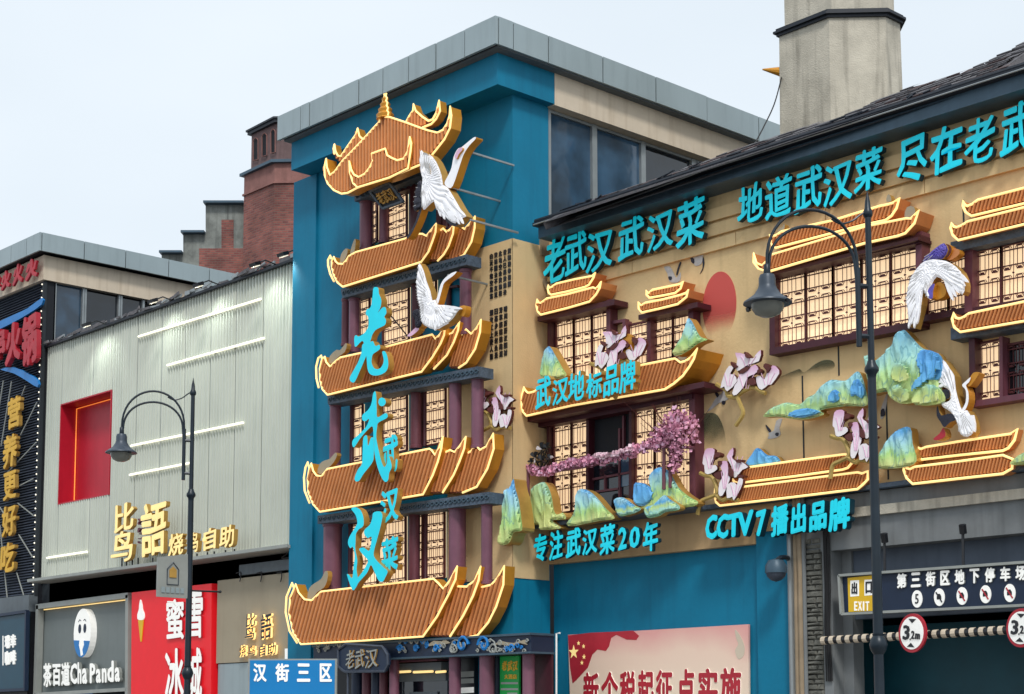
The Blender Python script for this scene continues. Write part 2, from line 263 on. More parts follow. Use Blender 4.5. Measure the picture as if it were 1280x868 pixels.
# ------------------------------------------------------------------ mesh helpers
def cr_smooth(pts, k=4, closed=True):
    """Catmull-Rom through 2-D or 3-D points"""
    n = len(pts); out = []; P = [Vector(p) for p in pts]
    rng = range(n) if closed else range(n - 1)
    for i in rng:
        g = (lambda j: P[j % n]) if closed else (lambda j: P[max(0, min(n - 1, j))])
        p0, p1, p2, p3 = g(i - 1), g(i), g(i + 1), g(i + 2)
        for j in range(k):
            t = j / k
            out.append(.5 * ((2 * p1) + (p2 - p0) * t + (2 * p0 - 5 * p1 + 4 * p2 - p3) * t * t + (3 * p1 - p0 - 3 * p2 + p3) * t ** 3))
    if not closed: out.append(P[-1])
    return out
class MB:
    def __init__(s): s.v = []; s.f = []; s.m = []
    def add(s, vs, fs, m=0):
        o = len(s.v); s.v += [Vector(v) for v in vs]; s.f += [tuple(i + o for i in f) for f in fs]; s.m += [m] * len(fs); return s
    def prism(s, pts, ext, m=0, ms=None, back=True):
        ext = Vector(ext); n = len(pts); P = [Vector(p) for p in pts]
        s.add(P, [tuple(range(n))], m)
        if back: s.add([p + ext for p in P], [tuple(range(n - 1, -1, -1))], ms if ms is not None else m)
        s.add(P + [p + ext for p in P], [(i, (i + 1) % n, n + (i + 1) % n, n + i) for i in range(n)], ms if ms is not None else m)
        return s
    def box(s, a, b, m=0):
        x0, y0, z0 = a; x1, y1, z1 = b
        return s.add([(x0, y0, z0), (x1, y0, z0), (x1, y1, z0), (x0, y1, z0), (x0, y0, z1), (x1, y0, z1), (x1, y1, z1), (x0, y1, z1)],
                     [(0, 1, 2, 3), (4, 7, 6, 5), (0, 4, 5, 1), (1, 5, 6, 2), (2, 6, 7, 3), (3, 7, 4, 0)], m)
    def bar(s, a, b, w, d, m=0, up=(0, -1, 0)):
        """box section bar from a to b: w across, d along `up`"""
        a, b = Vector(a), Vector(b); t = (b - a).normalized(); u = Vector(up); u = (u - t * u.dot(t)).normalized(); q = t.cross(u)
        vs = [p + q * (sx * w / 2) + u * (sy * d / 2) for p in (a, b) for sx, sy in ((-1, -1), (1, -1), (1, 1), (-1, 1))]
        return s.add(vs, [(0, 1, 2, 3), (7, 6, 5, 4), (0, 4, 5, 1), (1, 5, 6, 2), (2, 6, 7, 3), (3, 7, 4, 0)], m)
    def tube(s, pts, r, n=6, closed=False, m=0, taper=None):
        P = [Vector(p) for p in pts]
        Q = [P[0]]
        for p in P[1:]:
            if (p - Q[-1]).length > 1e-5: Q.append(p)
        P = Q; k = len(P)
        if k < 2: return s
        vs = []; u = None
        for i in range(k):
            if closed: t = P[(i + 1) % k] - P[i - 1]
            else: t = P[min(i + 1, k - 1)] - P[max(i - 1, 0)]
            if t.length < 1e-7: t = Vector((0, 0, 1))
            t.normalize()
            if u is None: u = t.orthogonal().normalized()
            else:
                u = u - t * u.dot(t)
                u = u.normalized() if u.length > 1e-6 else t.orthogonal().normalized()
            q = t.cross(u); rr = r * (taper[i] if taper else 1)
            vs += [P[i] + (u * math.cos(2 * math.pi * j / n) + q * math.sin(2 * math.pi * j / n)) * rr for j in range(n)]
        fs = [(i * n + j, i * n + (j + 1) % n, ((i + 1) % k) * n + (j + 1) % n, ((i + 1) % k) * n + j) for i in range(k if closed else k - 1) for j in range(n)]
        if not closed: fs += [tuple(range(n - 1, -1, -1)), tuple((k - 1) * n + j for j in range(n))]
        return s.add(vs, fs, m)
    def lathe(s, c, prof, n=20, m=0):
        """profile of (radius, z) about a vertical axis at c"""
        c = Vector(c); vs = []; k = len(prof)
        for r, z in prof: vs += [c + Vector((r * math.cos(2 * math.pi * j / n), r * math.sin(2 * math.pi * j / n), z)) for j in range(n)]
        fs = [(i * n + j, i * n + (j + 1) % n, (i + 1) * n + (j + 1) % n, (i + 1) * n + j) for i in range(k - 1) for j in range(n)]
        fs += [tuple(range(n - 1, -1, -1)), tuple((k - 1) * n + j for j in range(n))]
        return s.add(vs, fs, m)
    def build(s, name, mats, parent=None, smooth=False, kind=None, label=None):
        if not isinstance(mats, (list, tuple)): mats = [mats]
        if not s.v: return None
        lo = Vector([min(v[i] for v in s.v) for i in range(3)]); hi = Vector([max(v[i] for v in s.v) for i in range(3)]); c = (lo + hi) / 2
        me = bpy.data.meshes.new(name); me.from_pydata([v - c for v in s.v], [], s.f)
        for mm in mats: me.materials.append(M[mm] if isinstance(mm, str) else mm)
        me.polygons.foreach_set('material_index', s.m)
        bm = bmesh.new(); bm.from_mesh(me); bmesh.ops.remove_doubles(bm, verts=bm.verts, dist=1e-6) if smooth else None
        bmesh.ops.recalc_face_normals(bm, faces=bm.faces)
        if smooth:
            for f in bm.faces: f.smooth = True
        bm.to_mesh(me); bm.free()
        if smooth: 
            try: me.set_sharp_from_angle(angle=R(40))
            except Exception: pass
        o = bpy.data.objects.new(name, me); COL.objects.link(o); o.location = c
        if parent is not None: o.parent = parent
        if kind: o['kind'] = kind
        if label: o['label'] = label
        PARTS.append(o); return o
PARTS = []; THINGS = []
def tag(o, label=None, cat=None, group=None, kind=None):
    if label: o['label'] = label
    if cat: o['category'] = cat
    if group: o['group'] = group
    if kind: o['kind'] = kind
    return o
def thing(name, label, cat, group=None):
    o = bpy.data.objects.new(name, None); COL.objects.link(o); o.empty_display_size = .1
    THINGS.append(o); return tag(o, label, cat, group)
def finish():
    """puts each thing's Empty at its base and turns the parts' world places into local ones"""
    wl = {o.name: o.location.copy() for o in PARTS}
    kids = {}
    for o in PARTS:
        if o.parent: kids.setdefault(o.parent.name, []).append(o)
    for t in THINGS:
        ks = []; st = list(kids.get(t.name, []))
        while st: k = st.pop(); ks.append(k); st += kids.get(k.name, [])
        if not ks: continue
        pts = []
        for k in ks:
            c = wl[k.name]
            vs = k.data.vertices
            for b in k.bound_box: pts.append(c + Vector(b))
        lo = Vector([min(p[i] for p in pts) for i in range(3)]); hi = Vector([max(p[i] for p in pts) for i in range(3)])
        wl[t.name] = Vector(((lo.x + hi.x) / 2, (lo.y + hi.y) / 2, lo.z)); t.location = wl[t.name]
    for o in PARTS:
        if o.parent: o.location = wl[o.name] - wl[o.parent.name]
def copy_tree(o, parent=None, off=None):
    c = o.copy(); COL.objects.link(c)
    if parent: c.parent = parent
    for ch in [k for k in o.children]: copy_tree(ch, c)
    return c

def PL(pts, Y): return [W(x, y, Y) for x, y in pts]
def panel(name, pts, Y, thick, mats, parent, smooth_k=0, **kw):
    """a traced outline cut out of a board: front at plane Y, `thick` metres deep towards the wall"""
    if smooth_k: pts = [tuple(p) for p in cr_smooth(pts, smooth_k)]
    P = PL(pts, Y); mb = MB(); mb.prism(P, (0, thick, 0), 0, 1 if isinstance(mats, (list, tuple)) and len(mats) > 1 else 0)
    return mb.build(name, mats, parent, **kw)
def inside(p, poly):
    x, z = p; c = False; n = len(poly)
    for i in range(n):
        x1, z1 = poly[i]; x2, z2 = poly[(i + 1) % n]
        if (z1 > z) != (z2 > z) and x < (x2 - x1) * (z - z1) / (z2 - z1) + x1: c = not c
    return c
def clip_line(poly, p0, d):
    """intervals of the line p0 + t d that lie inside a 2-D polygon"""
    ts = []; n = len(poly)
    for i in range(n):
        a, b = poly[i], poly[(i + 1) % n]; ex, ez = b[0] - a[0], b[1] - a[1]; den = d[0] * ez - d[1] * ex
        if abs(den) < 1e-12: continue
        t = ((a[0] - p0[0]) * ez - (a[1] - p0[1]) * ex) / den; s = ((a[0] - p0[0]) * d[1] - (a[1] - p0[1]) * d[0]) / den
        if 0 <= s < 1: ts.append(t)
    ts.sort(); return [(ts[i], ts[i + 1]) for i in range(0, len(ts) - 1, 2)]
def ribs(poly_w, Y, d, spacing, wid, hgt, inset=.03):
    """half-round tile ribs, each from edge to edge of the outline, standing proud of plane Y"""
    poly = [(p.x, p.z) for p in poly_w]; L = math.hypot(*d); d = (d[0] / L, d[1] / L); nrm = (-d[1], d[0])
    ks = [p[0] * nrm[0] + p[1] * nrm[1] for p in poly]; lo, hi = min(ks), max(ks); mb = MB(); k = lo + spacing * .6
    prof = [(-wid / 2, 0), (-wid * .38, -hgt * .75), (0, -hgt), (wid * .38, -hgt * .75), (wid / 2, 0)]
    while k < hi:
        for t0, t1 in clip_line(poly, (nrm[0] * k, nrm[1] * k), d):
            t0 += inset; t1 -= inset
            if t1 - t0 < .03: continue
            vs = []
            for t in (t0, t1):
                for a, h in prof: vs.append((nrm[0] * (k + a) + d[0] * t, Y + h, nrm[1] * (k + a) + d[1] * t))
            mb.add(vs, [(i, i + 1, i + 6, i + 5) for i in range(4)] + [(0, 1, 2, 3, 4), (9, 8, 7, 6, 5)])
        k += spacing
    return mb
def offset_in(P, amt):
    c = sum(P, Vector()) / len(P); return [p + (c - p).normalized() * amt for p in P]
def relief(name, pts, Y, thick, fn, mats, parent, cell=.03, k=3, kind=None, edge=.07):
    """a cut-out board whose face is carved: fn(x, z, n, e) gives the height towards the street"""
    pts = [tuple(p) for p in cr_smooth(pts, k)] if k else pts
    P = PL(pts, Y); poly = [(p.x, p.z) for p in P]; mb = MB()
    mb.prism(P, (0, thick, 0), 0, 1)
    x0 = min(p[0] for p in poly); x1 = max(p[0] for p in poly); z0 = min(p[1] for p in poly); z1 = max(p[1] for p in poly)
    nx = int((x1 - x0) / cell) + 2; nz_ = int((z1 - z0) / cell) + 2; idx = {}; vs = []
    segs = [(poly[i], poly[(i + 1) % len(poly)]) for i in range(len(poly))]
    def dist(x, z):
        m = 9
        for (ax, az), (bx, bz) in segs:
            ex, ez = bx - ax, bz - az; l = ex * ex + ez * ez + 1e-12; t = max(0, min(1, ((x - ax) * ex + (z - az) * ez) / l))
            m = min(m, (x - ax - ex * t) ** 2 + (z - az - ez * t) ** 2)
        return math.sqrt(m)
    for i in range(nx):
        for j in range(nz_):
            x, z = x0 + i * cell, z0 + j * cell
            if inside((x, z), poly):
                e = min(1, dist(x, z) / edge); h = fn(x, z, (z - z0) / (z1 - z0), (x - x0) / (x1 - x0)) * e
                idx[i, j] = len(vs); vs.append((x, Y - .003 - max(0, h), z))
    fs = [(idx[i, j], idx[i + 1, j], idx[i + 1, j + 1], idx[i, j + 1]) for i in range(nx) for j in range(nz_)
          if (i, j) in idx and (i + 1, j) in idx and (i + 1, j + 1) in idx and (i, j + 1) in idx]
    mb.add(vs, fs, 0)
    o = mb.build(name, mats, parent, kind=kind)
    return o

# ------------------------------------------------------------------ lettering
_gc = {}
def glyph(ch, bold=.02, latin=False, wide=0):
    """vertices and faces of one character's face, scaled to its own ink box (0..1)"""
    key = (ch, bold)
    if key in _gc: return _gc[key]
    cu = bpy.data.curves.new('glyph', 'FONT'); cu.body = ch; cu.size = 1; cu.resolution_u = 2; cu.extrude = .5; cu.fill_mode = 'BOTH'
    ob = bpy.data.objects.new('glyph', cu); COL.objects.link(ob)
    dg = bpy.context.evaluated_depsgraph_get(); dg.update()
    me = bpy.data.meshes.new_from_object(ob.evaluated_get(dg))
    vs = [v.co.copy() for v in me.vertices]; fs = [tuple(p.vertices) for p in me.polygons]; nm = [p.normal.z for p in me.polygons]
    bpy.data.objects.remove(ob); bpy.data.curves.remove(cu); bpy.data.meshes.remove(me)
    if not vs: _gc[key] = None; return None
    if bold:        # a broad nib: copies pushed outwards, heavier along one diagonal, each a hair lower than the last
        K = 8 if bold < .034 or not latin else 8; V0, F0, N0 = vs, fs, nm; vs, fs, nm = list(V0), list(F0), list(N0)
        for k in range(K):
            a = 2 * math.pi * k / K; dx, dy = math.cos(a) * bold * 1.25, math.sin(a) * bold * 1.0; sc_ = 1 - .006 * (k + 1); o = len(vs)
            vs += [Vector((v.x + dx, v.y + dy, v.z * sc_)) for v in V0]; fs += [tuple(i + o for i in f) for f in F0]; nm += N0
    x0 = min(v.x for v in vs); x1 = max(v.x for v in vs); y0 = min(v.y for v in vs); y1 = max(v.y for v in vs)
    vs = [((v.x - x0) / (x1 - x0), (v.y - y0) / (y1 - y0), v.z) for v in vs]
    _gc[key] = (vs, fs, nm, (x0, x1, y0, y1)); return _gc[key]
def brush(u, v, seed, amt):
    """hand-lettered wobble: strokes swell and lean, the right side climbs"""
    a = noise.noise(Vector((u * 2.2, v * 2.2, seed))) * amt; b = noise.noise(Vector((u * 2.2 + 9, v * 2.2, seed))) * amt
    return u + a + (v - .5) * .05 * (amt > 0), v + b + (u - .5) * .10 * (amt > 0) - .25 * amt * math.sin(u * 3.1)
def letter(ch, quad, Y, depth, mats, parent, bold=.02, wob=0, mb=None, name='character', seed=None):
    """quad: TL, TR, BR, BL pixel corners of the ink box on plane Y (or four 3-D points); the letter stands `depth` metres proud of Y"""
    g = glyph(ch, bold)
    if g is None: return None
    vs, fs, nm, _ = g; q = [W(x, y, Y) if len(p) == 2 else Vector(p) for p in quad for x, y in [p[:2]]]
    n = (q[1] - q[0]).cross(q[3] - q[0]).normalized()
    if n.y > 0 or (abs(n.y) < .1 and n.x < 0): n = -n
    sd = seed if seed is not None else ord(ch[0]) % 97
    own = mb is None
    if own: mb = MB()
    out = []
    for u, v, z in vs:
        if wob: u, v = brush(u, v, sd, wob)
        p = q[3] * ((1 - u) * (1 - v)) + q[2] * (u * (1 - v)) + q[1] * (u * v) + q[0] * ((1 - u) * v)
        out.append(p + n * (depth * (z + .5)))
    o = len(mb.v); mb.v += out; mb.f += [tuple(i + o for i in f) for f in fs]; mb.m += [0 if z > .5 else 1 for z in nm]
    return mb.build(name, mats, parent) if own else mb
def sl(x, y): return (905 - y) / (x + 1290)
def cbox(x0, x1, y0, y1):
    """pixel quad of a character on a street-parallel wall from its bounding box in the photograph"""
    d = (x1 - x0) * sl((x0 + x1) / 2, (y0 + y1) / 2) * .8
    return [(x0, y0 + d), (x1, y0), (x1, y1 - d), (x0, y1)]
def sign(name, label, cat, chars, Y, depth, mats, bold=.02, wob=0, parent=None, group=None):
    t = parent or thing(name, label, cat, group)
    for i, (ch, x0, x1, y0, y1) in enumerate(chars):
        letter(ch, cbox(x0, x1, y0, y1), Y, depth, mats, t, bold, wob, seed=i * 3.7 + ord(ch[0]) % 31)
    return t
def seq(text, x0, x1, yt0, yt1, yb0, yb1, gap=.08):
    """evenly spaced characters between two pixel columns; yt/yb: top and bottom lines at left and right"""
    n = len(text); out = []
    for i, ch in enumerate(text):
        a, b = i / n, (i + 1 - gap) / n
        lx = x0 + (x1 - x0) * a; rx = x0 + (x1 - x0) * b
        out.append((ch, [(lx, yt0 + (yt1 - yt0) * a), (rx, yt0 + (yt1 - yt0) * b), (rx, yb0 + (yb1 - yb0) * b), (lx, yb0 + (yb1 - yb0) * a)]))
    return out
def boxW(x0, x1, y0, y1, z0, z1): return (x0, y0, z0), (x1, y1, z1)
# ================================================================== THE SETTING
YB, YS = YT - .5, YT - .75           # front of the tower's beam and of its roof slab
XB, XS = XT + .17, XT + .41
YG, YL = YT + .45, YT + .3           # grey shop and black shop fronts
YE = YF - .45                        # eave of the ochre building
mb = MB(); mb.box((-90, -60, -.3), (60, 120, -.02)); g = mb.build('ground', 'asphalt'); tag(g, kind='structure')
mb = MB(); mb.box((-90, -4, -.02), (60, 8.6, .0)); tag(mb.build('road', 'asphalt'), kind='structure')
mb = MB(); mb.box((-90, 8.7, -.02), (60, YG + .2, .12)); tag(mb.build('pavement', 'paving'), kind='structure')
mb = MB(); mb.box((-90, 8.5, -.02), (60, 8.7, .13)); tag(mb.build('kerb', 'concrete'), kind='structure')

# ------------------------------------------------------------------ blue tower
tower = thing('blue_tower', 'tall blue painted corner building with grey panelled flat roof edge, carrying the pagoda front', 'building')
XL = -26.36
mb = MB(); mb.box((XL, YT, 0), (XT, YT + .3, 12.27)); mb.build('front_wall', 'blue', tower)
mb = MB(); mb.box((XL, YT - .05, 0), (W(396, 400, YT).x, YT, 12.26)); mb.build('pilaster', 'blue', tower)
mb = MB(); mb.box((XT - .3, YT + .3, 0), (XT, WX(686, 300, XT).y, 12.27)); mb.build('side_wall', 'blue', tower)
mb = MB(); mb.box((XT - .5, WX(686, 300, XT).y, 0), (XT - .35, 36, 12.27)); mb.box((XT - .3, WX(900, 300, XT).y, 9.5), (XT, 36, 12.27)); mb.build('inner_wall', 'dark', tower)
# upper beam: blue at the corner, cream further back
yc = WX(693, 100, XB).y
mb = MB(); mb.box((-25.82, YB, 12.27), (XB, YT + .3, 12.87)); mb.box((XB - .3, YT + .3, 12.27), (XB, yc, 12.87)); mb.build('beam', 'blue', tower)
mb = MB(); mb.box((XB - .3, yc, 12.25), (XB + .01, 36, 12.87)); mb.build('render_band', 'cream', tower)
# side windows under the band
ys = [WX(x, 250, XT).y for x in (686, 744, 805, 868, 930)]
zb = 9.7
for i in range(4):
    y0, y1 = ys[i] + .04, ys[i + 1] - .04
    fr = MB(); 
    for a, b in (((XT - .08, y0 - .04, zb), (XT, y0 + .02, 12.24)), ((XT - .08, y1 - .02, zb), (XT, y1 + .04, 12.24)), ((XT - .08, y0, 12.19), (XT - .01, y1, 12.24))): fr.box(a, b)
    wf = fr.build('window', 'steel', tower)
    p = MB(); p.box((XT - .12, y0, zb), (XT - .06, y1, 12.2)); p.build('pane', 'glass' if i != 2 else 'glassdk', wf)
# roof slab: core and separate metal panels
mb = MB(); mb.box((-25.92 + .06, YS + .05, 12.86), (XS - .05, 36, 13.29)); mb.build('roof_slab', 'seam', tower)
xs = [W(x, 60, YS).x for x in (348, 377, 388, 417, 449, 479, 511, 545, 581)] + [XS]
for i in range(len(xs) - 1):
    mb = MB(); j = random.uniform(-.008, .008)
    mb.box((xs[i] + .012, YS + j, 12.84), (xs[i + 1] - .012, YS + .05, 13.32)); mb.box((xs[i] + .012, YS + .05, 13.29), (xs[i + 1] - .012, YS + .6, 13.33 + j)); mb.build('roof_panel', 'panel', tower)
yy = [YS + .055] + [WX(x, 60 + (x - 640) * .38, XS).y for x in (642, 686, 754, 820, 884, 949, 1010, 1060)]
for i in range(len(yy) - 1):
    mb = MB(); j = random.uniform(-.008, .008)
    mb.box((XS - .05, yy[i] + .012, 12.84), (XS + j, yy[i + 1] - .012, 13.32)); mb.build('roof_panel', 'panel', tower)
mb = MB(); mb.box((-25.86, YS + .1, 12.82), (XS - .06, 36, 12.855)); mb.build('soffit', 'soffit', tower)
# lower beige part of the tower
xb0 = W(583, 313, YT).x
mb = MB(); mb.box((xb0, YT - .012, 4.0), (XT + .012, YT - .001, 9.75)); mb.box((W(560, 600, YT).x, YT - .012, 4.0), (xb0, YT - .001, 7.6)); mb.build('beige_front', 'beige', tower)
mb = MB(); mb.box((XT + .001, YT - .012, 4.0), (XT + .014, YF, 9.75)); mb.build('beige_return', 'beige', tower)

# ------------------------------------------------------------------ ochre building
ochre = thing('ochre_building', 'ochre rendered restaurant building with dark slate roof, lit lattice windows and blue ground floor', 'building')
ZSH = W(860, 641, YF).z               # underside of the long shelf
XR = -6.0
Xg = W(987, 700, YF).x
mb = MB(); mb.box((XT, YF, ZSH), (XR, YF + .35, 9.95)); mb.build('upper_wall', 'ochre', ochre)
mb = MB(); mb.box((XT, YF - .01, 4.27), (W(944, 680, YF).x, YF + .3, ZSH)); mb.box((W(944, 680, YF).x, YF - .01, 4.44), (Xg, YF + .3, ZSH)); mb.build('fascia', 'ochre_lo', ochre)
mb = MB(); mb.box((XT, YF + .12, 0), (W(944, 680, YF).x, YF + .3, 4.27)); mb.build('ground_floor_wall', 'blue', ochre)
mb = MB(); mb.box((W(944, 680, YF).x, YF + .02, 0), (Xg, YF + .3, 4.44)); mb.build('pilaster', 'blue', ochre)
# grooved siding strips under the eave
for z in (9.46, 9.22, 8.98):
    x = XT + .05
    while x < XR:
        l = random.uniform(1.6, 2.6); mb = MB(); mb.box((x, YF - .06, z - .095), (min(XR, x + l), YF, z + .095)); mb.build('siding_board', 'ochre', ochre); x += l + .012
# wall joints
for x, y0, y1 in ((1003, 470, 575), (1204, 250, 300), (1048, 430, 470), (1108, 500, 600)):
    a = W(x, y0, YF); b = W(x, y1, YF); mb = MB(); mb.box((a.x - .012, YF - .006, b.z), (a.x + .012, YF, a.z)); mb.build('joint', 'seam', ochre)
# eave
ev = (XT - .32)
mb = MB(); mb.box((W(673, 300, YE).x, YE, 9.77), (XR, YF, 9.98)); mb.build('eave_fascia', 'gutter', ochre)
mb = MB(); mb.box((W(673, 300, YE).x - .04, YE - .1, 9.97), (XR, YE + .05, 10.03)); mb.tube([(W(673, 300, YE).x, YE - .06, 10.05), (XR, YE - .06, 10.05)], .045, 8); mb.build('gutter', 'gutterdk', ochre)
mb = MB(); mb.tube([(W(673, 300, YE).x, YE - .115, 9.985), (XR, YE - .115, 9.985)], .012, 5); mb.build('gutter_trim', 'steel', ochre)
# slate roof: the slope seen above the eave
sa = R(33); p0 = Vector((0, YE - .05, 10.06)); nrm = Vector((0, -math.sin(sa), math.cos(sa)))
rl = [(679, 279), (745, 248), (800, 230), (817, 226), (894, 197), (978, 168), (1012, 158), (1047, 148), (1080, 135), (1108, 121), (1141, 109), (1186, 97), (1210, 89), (1233, 79), (1280, 55), (1350, 18)]
RP = [WN(x, y, p0, nrm) for x, y in rl]
sl_d = Vector((0, math.cos(sa), math.sin(sa)))
def sd_(p): return (p - p0).dot(sl_d)
poly = [(p.x, sd_(p)) for p in RP] + [(RP[-1].x, 0), (RP[0].x, 0)]
base = [p0 + Vector((x, 0, 0)) - Vector((p0.x, 0, 0)) + sl_d * d for x, d in poly]
mb = MB(); mb.prism(base, nrm * -.12); mb.build('roof', 'slate', ochre)
mb = MB(); k = 0; d = .0
while d < max(q[1] for q in poly):
    x = RP[0].x + (.11 if k % 2 else 0)
    while x < RP[-1].x:
        wd = random.uniform(.19, .27)
        if inside((x + wd / 2, d + .1), poly):
            lift = random.uniform(.018, .035); j = random.uniform(-.015, .015)
            a = p0 + Vector((x, 0, 0)) + sl_d * (d + j); b = a + Vector((wd - .012, 0, 0)); u = sl_d * .24
            mb.add([a + nrm * lift, b + nrm * lift, b + u + nrm * .004, a + u + nrm * .004, a, b], [(0, 1, 2, 3), (0, 4, 5, 1)], 0 if random.random() < .82 else 1)
        x += wd
    d += .17; k += 1
mb.build('roof_slates', ['slate', 'slate_red'], ochre, kind='stuff')
mb = MB(); 
for i in range(26):       # loose debris along the gutter
    x = random.uniform(RP[0].x, -11); z = 10.1 + random.uniform(0, .05)
    mb.tube([(x, YE - .02, z), (x + random.uniform(.1, .4), YE - .02 + random.uniform(-.03, .05), z + random.uniform(-.02, .05))], random.uniform(.01, .02), 5)
mb.build('roof_debris', 'gutterdk', ochre, kind='stuff')
# the shelf that runs the length of the facade
x0 = W(640, 668, YF - .35).x
mb = MB(); mb.box((XT, YF - .42, ZSH - .015), (W(890, 640, YF).x, YF, ZSH + .06)); mb.box((W(890, 640, YF).x, YF - .16, ZSH - .01), (XR, YF, ZSH + .055)); mb.build('shelf', 'beam', ochre)
# downpipe at the inner corner
a = W(677, 302, YF - .1); mb = MB(); mb.box((a.x - .1, YF - .2, a.z - .28), (a.x + .1, YF - .02, a.z)); mb.tube([(a.x, YF - .1, a.z - .25), (a.x - .02, YF - .1, a.z - .62), (a.x + .14, YF - .08, a.z - .85)], .05, 8); mb.build('downpipe', 'pipe', ochre)

# ---------------- garage opening on the right
zl0 = W(1099, 683, YF).z; zs0 = W(1060, 775, YF + .3).z
mb = MB(); mb.box((Xg, YF + .0, zl0), (XR, YF + .4, ZSH - .02)); mb.build('lintel', 'garage', ochre)
mb = MB(); mb.box((W(1060, 634, YF).x, YF - .07, W(1099, 643, YF - .07).z), (XR, YF, W(1099, 631, YF - .07).z)); mb.build('lintel_trim', 'concrete', ochre)
mb = MB(); mb.box((W(1040, 700, YF + .3).x, YF + .3, zs0), (XR, YF + .45, zl0 + .2)); mb.build('garage_fascia', 'garagedk', ochre)
xj0, xj1 = W(1029, 760, YF).x, W(1046, 800, YF).x
mb = MB(); mb.box((xj0, YF, 0), (xj0 + .16, YF + .5, zl0)); mb.box((xj0 + .16, YF + .25, 0), (xj1 + .1, YF + .5, zl0)); mb.build('jamb', 'garage', ochre)
mb = MB(); mb.box((xj0, YF + 6, 0), (XR, YF + 6.1, 5)); mb.box((XR, YF, 0), (XR + .2, YF + 6, 5)); mb.box((xj0 - .2, YF + .5, 0), (xj0, YF + 6, 5)); mb.box((xj0, YF + .45, zl0), (XR, YF + 6, zl0 + .1)); mb.build('garage_interior', 'teal_dk', ochre)
mb = MB(); mb.box((xj0, YF + 1.2, 0), (XR, YF + 1.25, zs0 - .05)); mb.build('roller_screen', 'teal_dk', ochre)
# rough stone pier
xp0, xp1 = W(1008, 760, YF).x, xj0 - .01; z = .0
mb = MB(); mb.box((xp0, YF + .02, 0), (xp1, YF + .4, zl0 + .25)); mb.build('pier_core', 'stone', ochre)
nst = 0
while z < zl0 + .2:
    h = random.uniform(.05, .1); cuts = [xp0, xp0 + (xp1 - xp0) * random.uniform(.25, .75), xp1] if random.random() < .7 else [xp0, xp1]
    for c in range(len(cuts) - 1):
        j = random.uniform(.02, .05); o = MB(); a0, a1 = cuts[c] + .008, cuts[c + 1] - .008
        o.add([(a0, YF + .02, z), (a1, YF + .02, z), (a1, YF + .02, z + h - .006), (a0, YF + .02, z + h - .006), (a0 + .015, YF - j, z + .012), (a1 - .015, YF - j * .6, z + .01), (a1 - .02, YF - j, z + h - .016), (a0 + .02, YF - j * .7, z + h - .014)],
              [(4, 5, 6, 7), (0, 1, 5, 4), (1, 2, 6, 5), (2, 3, 7, 6), (3, 0, 4, 7)])
        o.build('stone', 'stone', ochre)
    z += h
for px, r, m_ in ((989, .045, 'steel'), (996, .04, 'pipe'), (1001.5, .05, 'pipe'), (1006, .03, 'garage')):
    a = W(px, 760, YF - .06); mb = MB(); mb.tube([(a.x, YF - .06, 0), (a.x, YF - .06, 4.9 if m_ != 'steel' else 4.45)], r, 8); mb.build('pipe', m_, ochre)
mb = MB()
for i in range(5):
    a = W(1030 + i * 1.5, 690, YF - .03); mb.tube([(a.x + random.uniform(-.02, .02), YF - .03, z_) for z_ in (4.5, 4.0, 3.5, 3.0, 2.2)], .012, 5)
mb.build('cables', 'cable', ochre)

# ------------------------------------------------------------------ octagonal chimney on the right
def octo(pxs, Y0, py=100):
    """plan of a chamfered stack: street face, 45 degree face, side face, from the pixel columns of its edges"""
    P0, P1 = W(pxs[0], py, Y0), W(pxs[1], py, Y0); p0, p1 = P0.xy, P1.xy
    d = Vector((1, 1)).normalized(); r = ray(pxs[2], py).xy; e = EYE.xy
    def meet(p, d, r):
        den = d.x * r.y - d.y * r.x; t = ((e.x - p.x) * r.y - (e.y - p.y) * r.x) / den; return p + d * t
    p2 = meet(p1, d, r); p3 = meet(p2, Vector((0, 1)), ray(pxs[3], py).xy)
    dep = max(1.0, p3.y - p0.y + (p2.y - p1.y))
    c = p2.y - p1.y; xb = p3.x
    return [p0, p1, p2, p3, Vector((p1.x, p3.y + c)), Vector((p0.x, p3.y + c))]
def column_poly(mb, plan, z0, z1, grow=0, m=0, grow1=None):
    c = sum(plan, Vector((0, 0))) / len(plan)
    g = lambda p, a: p + (p - c).normalized() * a
    n = len(plan); lo = [g(p, grow) for p in plan]; hi = [g(p, grow if grow1 is None else grow1) for p in plan]
    vs = [(p.x, p.y, z0) for p in lo] + [(p.x, p.y, z1) for p in hi]
    return mb.add(vs, [(i, (i + 1) % n, n + (i + 1) % n, n + i) for i in range(n)] + [tuple(range(n - 1, -1, -1)), tuple(range(n, 2 * n))], m)
Yc = YF + 3.2
pl = octo((975, 1038, 1109, 1127), Yc)
zt = W(1038, 22, Yc).z; zt2 = W(1038, 8, Yc).z
ch = thing('concrete_chimney', 'weathered octagonal concrete chimney with a dark moulded collar behind the slate roof', 'chimney')
mb = MB(); column_poly(mb, pl, 9.6, zt, .04, grow1=0); mb.build('shaft', 'concrete', ch)
mb = MB(); column_poly(mb, pl, zt, zt + .05, .05); column_poly(mb, pl, zt + .05, zt + .09, .11); column_poly(mb, pl, zt + .09, zt + .14, .06); mb.build('collar', 'gutterdk', ch)
mb = MB(); column_poly(mb, pl, zt + .14, zt + 1.8, -.1); mb.build('upper_shaft', 'concrete', ch)
hb = W(976, 90, Yc + .1); hh = thing('horn_loudspeaker', 'small yellow horn jutting from the left of the concrete chimney', 'loudspeaker')
a, b = W(977, 90, Yc + .1), W(953, 87, Yc - .1)
mb = MB(); mb.tube([a + Vector((.1, .1, 0)), a, b], .1, 10, taper=[.9, .9, .12]); mb.build('horn', 'gold', hh)
cb = thing('stay_cable', 'thin cable drooping from the concrete chimney down to the slate roof', 'cable')
